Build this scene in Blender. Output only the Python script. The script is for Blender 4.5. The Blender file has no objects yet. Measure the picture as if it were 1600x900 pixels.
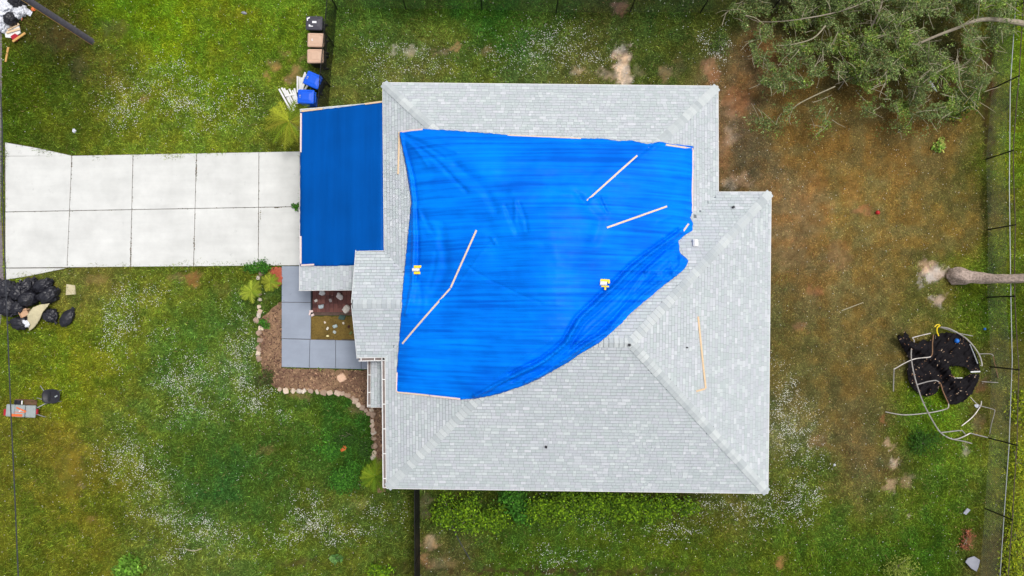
import bpy, math, random
import numpy as np
from mathutils import Vector, Matrix, geometry, noise as mnoise
random.seed(7)
RNG = np.random.default_rng(11)
scene = bpy.context.scene

# ------------------------------------------------------------------ camera, sky, sun, exposure
CAM_H = 33.0
FPX = 1067.0                       # focal length in photograph pixels (1600 wide)
TILT = math.atan(42.0 / FPX)
cam_d = bpy.data.cameras.new('camera')
cam_d.sensor_fit = 'HORIZONTAL'
cam_d.sensor_width = 36.0
cam_d.lens = 36.0 * FPX / 1600.0
cam_d.clip_start = 0.1
cam_d.clip_end = 2000.0
cam = bpy.data.objects.new('camera', cam_d)
scene.collection.objects.link(cam)
cam.location = (0, 0, CAM_H)
cam.rotation_euler = (TILT, 0, 0)
scene.camera = cam

SUN_ELEV, SUN_AZ = math.radians(70), math.radians(55)      # azimuth clockwise from +Y (image top)
world = bpy.data.worlds.new('World')
scene.world = world
world.use_nodes = True
wn = world.node_tree
wn.nodes.clear()
w_out = wn.nodes.new('ShaderNodeOutputWorld')
w_bg = wn.nodes.new('ShaderNodeBackground')
w_sky = wn.nodes.new('ShaderNodeTexSky')
w_hs = wn.nodes.new('ShaderNodeHueSaturation')
w_sky.sky_type = 'NISHITA'
w_sky.sun_disc = False
w_sky.sun_elevation = SUN_ELEV
w_sky.sun_rotation = SUN_AZ
w_sky.dust_density = 5.0
w_hs.inputs['Saturation'].default_value = 0.30
w_bg.inputs['Strength'].default_value = 0.15
wn.links.new(w_sky.outputs[0], w_hs.inputs['Color'])
wn.links.new(w_hs.outputs[0], w_bg.inputs['Color'])
wn.links.new(w_bg.outputs[0], w_out.inputs['Surface'])

sun_d = bpy.data.lights.new('sun', 'SUN')
sun_d.energy = 1.2
sun_d.angle = math.radians(14)
sun_d.color = (1.0, 0.96, 0.9)
sun = bpy.data.objects.new('sun', sun_d)
scene.collection.objects.link(sun)
sdir = Vector((math.sin(SUN_AZ) * math.cos(SUN_ELEV), math.cos(SUN_AZ) * math.cos(SUN_ELEV), math.sin(SUN_ELEV)))
sun.rotation_euler = sdir.to_track_quat('Z', 'Y').to_euler()
sun.location = sdir * 60

vs = scene.view_settings
vs.view_transform = 'Standard'
vs.look = 'None'
vs.gamma = 1.0
vs.use_curve_mapping = False
vs.exposure = 0.06

# ------------------------------------------------------------------ photogrammetry helpers
ST, CT = math.sin(TILT), math.cos(TILT)
def P(px, py, z=0.0):
    """photograph pixel + real height -> world point (measuring the place from the aerial picture)"""
    u = (px - 800.0) / FPX
    v = -(py - 450.0) / FPX
    y, zz = v * CT + ST, v * ST - CT
    t = (CAM_H - z) / (-zz)
    return Vector((u * t, y * t, z))
def PN(px, py, z=0.0):
    px = np.asarray(px, float); py = np.asarray(py, float); z = np.asarray(z, float)
    u = (px - 800.0) / FPX; v = -(py - 450.0) / FPX
    t = (CAM_H - z) / (CT - v * ST)
    return u * t, (v * CT + ST) * t
def to_px(x, y, z=0.0):
    dz = z - CAM_H
    yc = y * CT + dz * ST
    zc = -y * ST + dz * CT
    return 800.0 + FPX * x / (-zc), 450.0 - FPX * yc / (-zc)

def lin(c):
    c = np.asarray(c, float) / 255.0
    return np.where(c <= 0.04045, c / 12.92, ((c + 0.055) / 1.055) ** 2.4)
def L3(r, g, b, k=1.0):
    v = lin((r, g, b)) * k
    return (float(v[0]), float(v[1]), float(v[2]))

# numpy value noise
_T = RNG.random((256, 256))
def vnoise(x, y, seed=0):
    x = np.asarray(x, float) + seed * 17.31; y = np.asarray(y, float) + seed * 9.77
    xi = np.floor(x).astype(int); yi = np.floor(y).astype(int)
    fx = x - xi; fy = y - yi
    fx = fx * fx * (3 - 2 * fx); fy = fy * fy * (3 - 2 * fy)
    a = _T[xi & 255, yi & 255]; b = _T[(xi + 1) & 255, yi & 255]
    c = _T[xi & 255, (yi + 1) & 255]; d = _T[(xi + 1) & 255, (yi + 1) & 255]
    return (a * (1 - fx) + b * fx) * (1 - fy) + (c * (1 - fx) + d * fx) * fy
def fbm(x, y, oct=4, seed=0):
    s = 0; a = 0.5; t = 0
    for o in range(oct):
        s = s + a * vnoise(x * 2 ** o, y * 2 ** o, seed + o * 3); t += a; a *= 0.5
    return s / t
def inpoly(x, y, poly):
    x = np.asarray(x, float); y = np.asarray(y, float)
    r = np.zeros(x.shape, bool); n = len(poly)
    for i in range(n):
        x0, y0 = poly[i][0], poly[i][1]; x1, y1 = poly[(i + 1) % n][0], poly[(i + 1) % n][1]
        if y0 == y1: continue
        c = ((y0 > y) != (y1 > y)) & (x < (x1 - x0) * (y - y0) / (y1 - y0) + x0)
        r ^= c
    return r
def distpoly(x, y, poly, closed=True):
    d = np.full(np.shape(x), 1e9); n = len(poly)
    for i in range(n if closed else n - 1):
        d = np.minimum(d, distseg(x, y, poly[i], poly[(i + 1) % n]))
    return d
def distseg(x, y, a, b):
    ax, ay = a[0], a[1]; dx, dy = b[0] - ax, b[1] - ay
    l2 = dx * dx + dy * dy + 1e-12
    t = np.clip(((x - ax) * dx + (y - ay) * dy) / l2, 0, 1)
    return np.hypot(x - ax - t * dx, y - ay - t * dy)

# ------------------------------------------------------------------ materials
MATS = {}
def nodemat(name):
    m = bpy.data.materials.new(name); m.use_nodes = True
    nt = m.node_tree; b = nt.nodes['Principled BSDF']
    MATS[name] = m
    return m, nt, b
def mat(name, col, rough=0.7, var=0.15, scale=6.0, bump=0.0, bscale=40.0, spec=0.3, metal=0.0, attr=None, objcol=False, detail=6.0):
    """base colour with two-octave procedural mottling, optional attribute / object tint and fine relief"""
    m, nt, b = nodemat(name)
    N, Lk = nt.nodes.new, nt.links.new
    tc = N('ShaderNodeTexCoord')
    nz = N('ShaderNodeTexNoise'); nz.inputs['Scale'].default_value = scale; nz.inputs['Detail'].default_value = detail
    nz.inputs['Roughness'].default_value = 0.65
    Lk(tc.outputs['Object'], nz.inputs['Vector'])
    mr = N('ShaderNodeMapRange')
    mr.inputs['From Min'].default_value = 0.25; mr.inputs['From Max'].default_value = 0.75
    mr.inputs['To Min'].default_value = 1 - var; mr.inputs['To Max'].default_value = 1 + var
    Lk(nz.outputs['Fac'], mr.inputs['Value'])
    mx = N('ShaderNodeMix'); mx.data_type = 'RGBA'; mx.blend_type = 'MULTIPLY'; mx.inputs[0].default_value = 1.0
    if attr:
        at = N('ShaderNodeAttribute'); at.attribute_name = attr; Lk(at.outputs['Color'], mx.inputs[6])
    elif objcol:
        oi = N('ShaderNodeObjectInfo'); Lk(oi.outputs['Color'], mx.inputs[6])
    else:
        mx.inputs[6].default_value = (*col, 1)
    Lk(mr.outputs[0], mx.inputs[7])
    Lk(mx.outputs[2], b.inputs['Base Color'])
    b.inputs['Roughness'].default_value = rough
    b.inputs['Specular IOR Level'].default_value = spec
    b.inputs['Metallic'].default_value = metal
    if bump:
        n2 = N('ShaderNodeTexNoise'); n2.inputs['Scale'].default_value = bscale; n2.inputs['Detail'].default_value = 4
        Lk(tc.outputs['Object'], n2.inputs['Vector'])
        bp = N('ShaderNodeBump'); bp.inputs['Strength'].default_value = bump; bp.inputs['Distance'].default_value = 0.03
        Lk(n2.outputs['Fac'], bp.inputs['Height']); Lk(bp.outputs[0], b.inputs['Normal'])
    return m

M_ground = mat('ground_soil_grass', (1, 1, 1), 0.95, 0.3, 9.0, 0.8, 14.0, 0.0, attr='Col', detail=9)
M_grass = mat('grass_blades', (1, 1, 1), 0.9, 0.12, 3.0, spec=0.03, attr='Col')
M_flower = mat('flower_white', L3(226, 227, 218), 0.8, 0.08, 9.0, spec=0.1)
M_leaf = mat('leaf', (1, 1, 1), 0.7, 0.15, 5.0, spec=0.12, attr='Col')
def concrete(name, col):
    m, nt, b = nodemat(name); N, Lk = nt.nodes.new, nt.links.new
    tc = N('ShaderNodeTexCoord')
    def layer(scale, vec, lo, hi, fmin, fmax, det=6):
        mp = N('ShaderNodeMapping'); mp.inputs['Scale'].default_value = vec; Lk(tc.outputs['Object'], mp.inputs['Vector'])
        n = N('ShaderNodeTexNoise'); n.inputs['Scale'].default_value = scale; n.inputs['Detail'].default_value = det; n.inputs['Roughness'].default_value = .65
        Lk(mp.outputs[0], n.inputs['Vector'])
        r = N('ShaderNodeMapRange'); r.inputs['From Min'].default_value = fmin; r.inputs['From Max'].default_value = fmax; r.inputs['To Min'].default_value = lo; r.inputs['To Max'].default_value = hi
        Lk(n.outputs['Fac'], r.inputs['Value']); return r.outputs[0]
    prod = None
    for l in (layer(.7, (1, 1, 1), .88, 1.08, .3, .7), layer(1.0, (.25, 2.2, 1), .95, 1.04, .3, .7), layer(2.6, (1, 1, 1), .72, 1.0, .22, .36, 9), layer(9, (1, 1, 1), .6, 1.0, .2, .31, 4)):
        if prod is None: prod = l; continue
        mm = N('ShaderNodeMath'); mm.operation = 'MULTIPLY'; Lk(prod, mm.inputs[0]); Lk(l, mm.inputs[1]); prod = mm.outputs[0]
    mx = N('ShaderNodeMix'); mx.data_type = 'RGBA'; mx.blend_type = 'MULTIPLY'; mx.inputs[0].default_value = 1.0; mx.inputs[6].default_value = (*col, 1)
    Lk(prod, mx.inputs[7]); Lk(mx.outputs[2], b.inputs['Base Color']); b.inputs['Roughness'].default_value = .85; b.inputs['Specular IOR Level'].default_value = .2
    return m
M_concrete = concrete('driveway_concrete', L3(210, 211, 208))
M_walk = concrete('painted_walkway', L3(150, 159, 174))
M_asphalt = mat('asphalt', L3(120, 112, 116), 0.9, 0.3, 12.0, 0.5, 60)
M_shingle = mat('shingle', (1, 1, 1), 0.95, 0.05, 30.0, 0.4, 160.0, 0.1, attr='Col')
M_cap = mat('shingle_cap', (1, 1, 1), 0.95, 0.05, 30.0, 0.4, 160.0, 0.1, objcol=True)
M_deck = mat('roof_underlay', L3(120, 128, 134), 0.9, 0.1)
M_wall = mat('stucco', L3(205, 205, 198), 0.9, 0.05, 4.0, 0.3, 80)
M_white = mat('white_paint', L3(228, 228, 226), 0.5, 0.04, 8.0)
M_dirtygutter = mat('gutter_inside', L3(128, 116, 112), 0.8, 0.35, 5.0)
M_wood = mat('batten_wood', L3(222, 200, 178), 0.8, 0.14, 14.0)
M_woodp = mat('batten_wood_pink', L3(226, 205, 200), 0.8, 0.12, 14.0)
M_woodo = mat('batten_wood_fresh', L3(222, 194, 158), 0.8, 0.14, 14.0)
M_woody = mat('plank_wood', L3(205, 160, 95), 0.8, 0.18, 9.0)
M_black = mat('black_plastic', L3(38, 38, 44), 0.45, 0.2, 6.0, spec=0.4)
M_bag = mat('trash_bag', L3(34, 34, 42), 0.42, 0.2, 7.0, 0.0, 6.0, 0.5)
M_wbag = mat('white_bag', L3(215, 218, 226), 0.4, 0.12, 8.0, 0.5, 12.0, 0.4)
M_blackmetal = mat('black_metal', L3(26, 25, 27), 0.5, 0.2, 8.0)
M_galv = mat('galvanised', L3(156, 160, 162), 0.45, 0.12, 9.0, metal=0.3)
M_dgalv = mat('galvanised_wire', L3(120, 124, 120), 0.5, 0.1, 9.0, metal=0.3)
M_rustrail = mat('rusty_rail', L3(82, 66, 58), 0.7, 0.3, 6.0)
M_bintan = mat('bin_lid_tan', L3(205, 172, 148), 0.5, 0.06, 5.0)
M_bincharcoal = mat('bin_lid_charcoal', L3(70, 68, 78), 0.5, 0.08, 5.0)
M_binblue = mat('bin_lid_blue', L3(18, 92, 222), 0.4, 0.06, 5.0)
M_bindark = mat('bin_body_dark', L3(36, 38, 42), 0.5, 0.1, 5.0)
M_paper = mat('paper', L3(232, 232, 235), 0.7, 0.03)
M_brick = mat('paver_brick', (1, 1, 1), 0.9, 0.25, 12.0, 0.4, 50, objcol=True)
M_stone = mat('edging_stone', (1, 1, 1), 0.9, 0.22, 9.0, 0.6, 22, objcol=True)
M_mulch = mat('mulch', (1, 1, 1), 0.95, 0.4, 14.0, 0.8, 25, attr='Col')
M_chip = mat('mulch_chip', (1, 1, 1), 0.95, 0.2, 9.0, attr='Col')
M_bark = mat('bark', L3(176, 158, 146), 0.95, 0.7, 13.0, 1.0, 16.0, 0.1, detail=10)
M_barkpale = mat('bark_pale', L3(156, 146, 128), 0.95, 0.3, 8.0, 0.6, 20.0, 0.1)
M_twig = mat('twig', L3(168, 160, 134), 0.9, 0.25, 8.0)
M_polewood = mat('weathered_pole', L3(104, 100, 112), 0.85, 0.22, 6.0, 0.4, 24)
M_cable = mat('cable', L3(58, 60, 66), 0.6, 0.1)
M_yellow = mat('yellow_plastic', L3(238, 208, 36), 0.4, 0.06)
M_ball = mat('red_ball', L3(190, 44, 44), 0.4, 0.1)
M_blueball = mat('blue_ball', L3(36, 112, 205), 0.4, 0.1)
M_tube = mat('frame_tube', L3(170, 165, 160), 0.4, 0.25, 3.0, metal=0.35)
M_tuberust = mat('frame_tube_rusty', L3(136, 104, 76), 0.7, 0.3, 4.0, metal=0.2)
M_mat = mat('trampoline_mat', L3(19, 16, 20), 0.7, 0.5, 3.0, 0.7, 9, 0.15)
M_cloth = mat('pale_cloth', L3(196, 186, 152), 0.9, 0.12, 5.0, 0.4, 20)
M_card = mat('cardboard', L3(196, 160, 128), 0.9, 0.1, 5.0)
M_sheet = mat('grey_sheet', L3(150, 152, 162), 0.5, 0.08, 4.0)
M_rust = mat('rusty_weed', L3(150, 84, 60), 0.95, 0.3, 6.0)
M_red = mat('red_card', L3(168, 34, 48), 0.7, 0.1)
M_orange = mat('orange_plastic', L3(214, 108, 56), 0.6, 0.15)
M_brown = mat('brown_board', L3(112, 86, 66), 0.8, 0.2)
M_greyfab = mat('grey_fabric', L3(150, 158, 158), 0.8, 0.15, 9)
M_redrock = mat('red_rock', L3(176, 92, 70), 0.95, 0.25, 8, 0.6, 20)

# ------------------------------------------------------------------ mesh helpers
def ob(name, verts, faces, m=None, parent=None, smooth=False, cols=None, vcols=None, local=False, matidx=None):
    me = bpy.data.meshes.new(name)
    me.from_pydata([tuple(v) for v in verts], [], faces)
    ms = m if isinstance(m, (list, tuple)) else [m]
    for x in ms:
        if x: me.materials.append(x)
    if matidx is not None: me.polygons.foreach_set('material_index', matidx)
    if cols is not None:                       # one colour per face -> corner attribute
        a = me.color_attributes.new('Col', 'FLOAT_COLOR', 'CORNER')
        arr = np.ones((len(me.loops), 4)); k = 0
        for f, c in zip(faces, cols):
            arr[k:k + len(f), :3] = c; k += len(f)
        a.data.foreach_set('color', arr.ravel().astype(np.float32))
    if vcols is not None:
        a = me.color_attributes.new('Col', 'FLOAT_COLOR', 'POINT')
        arr = np.ones((len(verts), 4)); arr[:, :3] = vcols
        a.data.foreach_set('color', arr.ravel().astype(np.float32))
    if smooth: me.polygons.foreach_set('use_smooth', [True] * len(me.polygons))
    me.update()
    o = bpy.data.objects.new(name, me)
    scene.collection.objects.link(o)
    if parent:
        o.parent = parent
        if not local:
            o.matrix_parent_inverse = PINV[parent.name]
    return o
PINV = {}
def fastmesh(name, V, nper, m, vcols, parent=None, nverts_face=3):
    """numpy mesh: V (n*nper,3), every nper verts form one face of nper corners"""
    n = len(V) // nper
    me = bpy.data.meshes.new(name)
    me.vertices.add(len(V)); me.vertices.foreach_set('co', V.ravel().astype(np.float32))
    me.loops.add(len(V)); me.loops.foreach_set('vertex_index', np.arange(len(V), dtype=np.int32))
    me.polygons.add(n)
    me.polygons.foreach_set('loop_start', np.arange(0, len(V), nper, dtype=np.int32))
    me.polygons.foreach_set('loop_total', np.full(n, nper, dtype=np.int32))
    me.materials.append(m)
    a = me.color_attributes.new('Col', 'FLOAT_COLOR', 'POINT')
    arr = np.ones((len(V), 4), np.float32); arr[:, :3] = vcols
    a.data.foreach_set('color', arr.ravel())
    me.update(calc_edges=True); me.validate()
    o = bpy.data.objects.new(name, me); scene.collection.objects.link(o)
    if parent:
        o.parent = parent; o.matrix_parent_inverse = PINV[parent.name]
    return o
def tag(o, label=None, cat=None, group=None, kind=None):
    if label: o['label'] = label
    if cat: o['category'] = cat
    if group: o['group'] = group
    if kind: o['kind'] = kind
    return o
def thing(name, label, cat, loc=(0, 0, 0), rz=0.0, group=None):
    e = bpy.data.objects.new(name, None); e.empty_display_size = 0.2
    scene.collection.objects.link(e)
    e.location = loc; e.rotation_euler = (0, 0, rz)
    PINV[e.name] = (Matrix.Translation(Vector(loc)) @ Matrix.Rotation(rz, 4, 'Z')).inverted()
    return tag(e, label, cat, group)
def sub(parent, child_parent):
    PINV[child_parent.name] = PINV[parent.name]
def part(name, V, F, m, parent, **k):
    """part or sub-part given in world coordinates (its mesh parent chain has no rotation of its own)"""
    o = ob(name, V, F, m, parent, **k)
    PINV.setdefault(o.name, Matrix.Identity(4))
    return o
def struct(name, V, F, m, **k):
    o = ob(name, V, F, m, **k); o['kind'] = 'structure'; PINV[o.name] = Matrix.Identity(4); return o

def box(c, s, rz=0.0):
    cx, cy, cz = c; sx, sy, sz = s[0] / 2, s[1] / 2, s[2] / 2
    V = []
    for dz in (-sz, sz):
        for dx, dy in ((-sx, -sy), (sx, -sy), (sx, sy), (-sx, sy)):
            x = dx * math.cos(rz) - dy * math.sin(rz); y = dx * math.sin(rz) + dy * math.cos(rz)
            V.append((cx + x, cy + y, cz + dz))
    return V, [(3, 2, 1, 0), (4, 5, 6, 7), (0, 1, 5, 4), (1, 2, 6, 5), (2, 3, 7, 6), (3, 0, 4, 7)]
def beam(p0, p1, w, h, up=Vector((0, 0, 1)), bevel=0.0):
    """bar of width w and height h standing on the line p0-p1"""
    p0, p1 = Vector(p0), Vector(p1); d = (p1 - p0).normalized()
    s = d.cross(up)
    s = s.normalized() if s.length > 1e-6 else Vector((1, 0, 0))
    u = s.cross(d).normalized()
    V = []
    for p in (p0, p1):
        for a, b in ((-w / 2, 0), (w / 2, 0), (w / 2, h), (-w / 2, h)):
            V.append(p + s * a + u * b)
    return V, [(0, 1, 2, 3), (7, 6, 5, 4), (0, 4, 5, 1), (1, 5, 6, 2), (2, 6, 7, 3), (3, 7, 4, 0)]
def merge(*vf):
    V, F = [], []
    for v, f in vf:
        k = len(V); V += [tuple(x) for x in v]; F += [tuple(i + k for i in q) for q in f]
    return V, F
def tube(pts, radii, n=7, jitter=0.0, caps=True):
    pts = [Vector(p) for p in pts]
    if not isinstance(radii, (list, tuple)): radii = [radii] * len(pts)
    V, F = [], []; ref = None
    for i, p in enumerate(pts):
        d = (pts[min(i + 1, len(pts) - 1)] - pts[max(i - 1, 0)])
        d = d.normalized() if d.length > 1e-9 else Vector((0, 0, 1))
        if ref is None:
            ref = d.cross(Vector((0, 0, 1)))
            if ref.length < 1e-3: ref = Vector((1, 0, 0))
        ref = (ref - d * ref.dot(d)).normalized(); bi = d.cross(ref)
        for k in range(n):
            a = 2 * math.pi * k / n
            r = radii[i] * (1 + jitter * (mnoise.noise(p * 1.7 + Vector((math.cos(a) * 2, math.sin(a) * 2, 0))) + .35 * mnoise.noise(p * 5 + Vector((math.cos(a) * 5, math.sin(a) * 5, 0)))))
            V.append(p + ref * math.cos(a) * r + bi * math.sin(a) * r)
    for i in range(len(pts) - 1):
        for k in range(n):
            F.append((i * n + k, i * n + (k + 1) % n, (i + 1) * n + (k + 1) % n, (i + 1) * n + k))
    if caps:
        F.append(tuple(range(n - 1, -1, -1))); F.append(tuple((len(pts) - 1) * n + k for k in range(n)))
    return V, F
def smoothline(pts, n=6):
    """Catmull-Rom through points"""
    pts = [Vector(p) for p in pts]; out = []
    q = [pts[0]] + pts + [pts[-1]]
    for i in range(1, len(q) - 2):
        for k in range(n):
            t = k / n; a, b, c, d = q[i - 1], q[i], q[i + 1], q[i + 2]
            out.append(0.5 * ((2 * b) + (c - a) * t + (2 * a - 5 * b + 4 * c - d) * t * t + (3 * b - a - 3 * c + d) * t ** 3))
    out.append(pts[-1]); return out
def prism(poly, z0, z1):
    n = len(poly)
    V = [(p[0], p[1], z0) for p in poly] + [(p[0], p[1], z1) for p in poly]
    ar = sum(poly[i][0] * poly[(i + 1) % n][1] - poly[(i + 1) % n][0] * poly[i][1] for i in range(n))
    idx = list(range(n))
    if ar < 0: idx.reverse()
    F = [tuple(reversed(idx)), tuple(i + n for i in idx)]
    for i in range(n):
        a, b = idx[i], idx[(i + 1) % n]; F.append((a, b, b + n, a + n))
    return V, F
def blob(c, r, seed=0, sub=3, amp=0.2, freq=1.6, flat=0.0, rz=0.0, sharp=False, cube=0.0):
    """lumpy closed surface from a cube-sphere"""
    V, F = [], []; n = 2 ** sub
    ids = {}
    def vid(p):
        k = (round(p[0], 5), round(p[1], 5), round(p[2], 5))
        if k not in ids:
            d = Vector(p).normalized()
            q = d * freq + Vector((seed * 3.1, seed * 1.7, seed * 0.9))
            nn = mnoise.noise(q) * 0.7 + mnoise.noise(q * 2.3) * 0.4
            if sharp: nn = nn - abs(mnoise.noise(q * 1.9)) * 0.9 + 0.3
            k2 = 1 + amp * nn
            if cube: k2 *= 1 + cube * ((d.x ** 6 + d.y ** 6 + d.z ** 6) ** (-1 / 6) - 1)
            x, y, z = d.x * r[0] * k2, d.y * r[1] * k2, d.z * r[2] * k2
            z = max(z, -r[2] * (1 - flat))
            ids[k] = len(V)
            V.append((c[0] + x * math.cos(rz) - y * math.sin(rz), c[1] + x * math.sin(rz) + y * math.cos(rz), c[2] + z))
        return ids[k]
    for ax in range(3):
        for s in (-1, 1):
            for i in range(n):
                for j in range(n):
                    q = []
                    for di, dj in ((0, 0), (1, 0), (1, 1), (0, 1)):
                        a = -1 + 2 * (i + di) / n; b = -1 + 2 * (j + dj) / n
                        p = [0, 0, 0]; p[ax] = s; p[(ax + 1) % 3] = a; p[(ax + 2) % 3] = b
                        q.append(vid(p))
                    F.append(tuple(q if s > 0 else reversed(q)))
    return V, F
def fill(poly, step, inner=None):
    """triangulated sheet inside a 2-D polygon: boundary + interior grid; returns pts, tris"""
    xs = [p[0] for p in poly]; ys = [p[1] for p in poly]
    gx, gy = np.meshgrid(np.arange(min(xs), max(xs), step), np.arange(min(ys), max(ys), step))
    gx = gx.ravel(); gy = gy.ravel()
    gx = gx + (RNG.random(gx.shape) - 0.5) * step * 0.3; gy = gy + (RNG.random(gy.shape) - 0.5) * step * 0.3
    k = inpoly(gx, gy, poly) & (distpoly(gx, gy, poly) > step * 0.45)
    pts = [Vector((p[0], p[1])) for p in poly] + [Vector((a, b)) for a, b in zip(gx[k], gy[k])]
    n = len(poly)
    r = geometry.delaunay_2d_cdt(pts, [(i, (i + 1) % n) for i in range(n)], [list(range(n))], 1, 1e-6)
    tris = []
    for f in r[2]:
        a, b, c = r[0][f[0]], r[0][f[1]], r[0][f[2]]
        ar = (b - a).cross(c - a)
        tris.append(tuple(f) if ar > 0 else tuple(reversed(f)))
    return r[0], tris
def densify(poly, step, jit=0.0, closed=True, seed=0):
    out = []; rr = random.Random(seed); n = len(poly)
    for i in range(n if closed else n - 1):
        a, b = poly[i], poly[(i + 1) % n]
        L = math.hypot(b[0] - a[0], b[1] - a[1]); k = max(1, int(L / step))
        for j in range(k):
            t = j / k; q = jit if j else 0
            out.append((a[0] + (b[0] - a[0]) * t + rr.uniform(-q, q), a[1] + (b[1] - a[1]) * t + rr.uniform(-q, q)))
    if not closed: out.append(tuple(poly[-1]))
    return out

#@@GROUND
# ------------------------------------------------------------------ ground colours as seen from the air (soil and turf, with fence shade painted into BL)
G_LEVEL = 1.2
CP = [(30,150,62,82,22),(100,60,64,66,26),(80,150,68,84,24),(200,30,76,104,22),(250,60,102,128,26),(350,40,92,112,27),(430,40,88,112,30),
(180,110,86,90,34),(250,150,100,118,40),(330,120,90,113,28),(400,130,90,110,36),(100,200,74,88,30),(200,210,97,110,36),(330,200,97,115,40),(430,190,86,100,40),
(560,40,64,90,36),(650,30,48,78,27),(750,40,44,80,26),(850,50,48,78,30),(950,30,54,64,32),(1040,40,50,70,30),(560,110,86,96,46),(650,85,96,102,54),
(720,100,82,96,42),(850,90,80,95,52),(900,115,86,90,46),(1000,90,72,82,37),(1060,90,67,77,37),(1100,60,62,72,32),
(1150,120,108,86,50),(1140,200,100,84,54),(1160,260,86,76,46),(1230,200,106,88,43),(1300,220,110,90,43),(1400,230,110,92,46),(1480,200,102,86,41),
(1300,150,92,80,40),(1300,60,70,72,36),(1430,80,72,74,36),(1230,330,118,95,55),(1300,330,112,98,48),(1400,330,110,95,46),(1500,330,106,93,43),(1540,300,66,68,29),(1540,120,72,56,34),
(1572,150,76,92,38),(1595,100,108,136,34),(1595,250,102,122,32),(1590,420,88,102,34),(1595,600,88,92,34),(1597,750,118,136,30),(1260,430,110,92,50),
(1350,430,105,92,46),(1450,470,92,90,40),(1540,480,74,96,28),(1220,480,86,82,42),(1240,560,86,82,40),(1320,530,100,88,43),(1400,560,95,86,43),(1350,640,96,83,43),
(1225,660,95,100,60),(1280,620,90,83,41),(1440,650,77,110,24),(1410,670,62,86,28),(1480,640,95,128,24),(1520,640,90,86,46),(1560,600,76,76,38),(1560,750,76,74,40),
(1380,700,92,76,47),(1500,720,86,106,33),(1450,700,54,82,28),(1350,750,86,82,42),(1250,750,76,86,37),(1280,800,76,96,37),(1400,800,72,92,33),(1500,800,68,96,28),
(1300,860,62,86,25),(1450,850,53,82,23),(1540,850,76,72,37),(700,800,64,80,32),(700,860,76,77,42),(800,850,60,84,28),(900,850,66,89,30),(1000,850,72,92,30),
(1100,850,76,95,28),(1150,800,85,90,42),(1100,790,76,77,37),(850,800,62,82,30),(1200,860,72,90,28),(30,540,87,100,30),(100,600,98,111,28),(30,700,86,93,30),
(100,700,95,93,28),(60,850,86,96,30),(140,800,91,96,28),(150,560,95,107,30),(200,650,90,104,41),(200,500,95,109,41),(280,470,90,105,42),(280,530,65,94,35),
(340,500,71,98,41),(260,600,76,98,43),(320,600,76,101,48),(380,560,85,104,54),(400,640,73,96,40),(300,700,67,90,35),(330,760,50,84,40),(400,740,54,82,35),
(450,680,67,90,35),(450,760,62,82,31),(500,800,76,90,41),(560,850,80,95,37),(430,840,76,95,35),(250,820,85,99,43),(330,860,80,97,45),(620,820,67,82,35),
(550,700,50,82,31),(600,880,71,82,33),(150,430,95,98,42),(250,440,92,102,37),(350,430,81,95,33),(420,500,57,76,33),(600,300,90,86,60),(900,450,90,86,60)]
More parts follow.
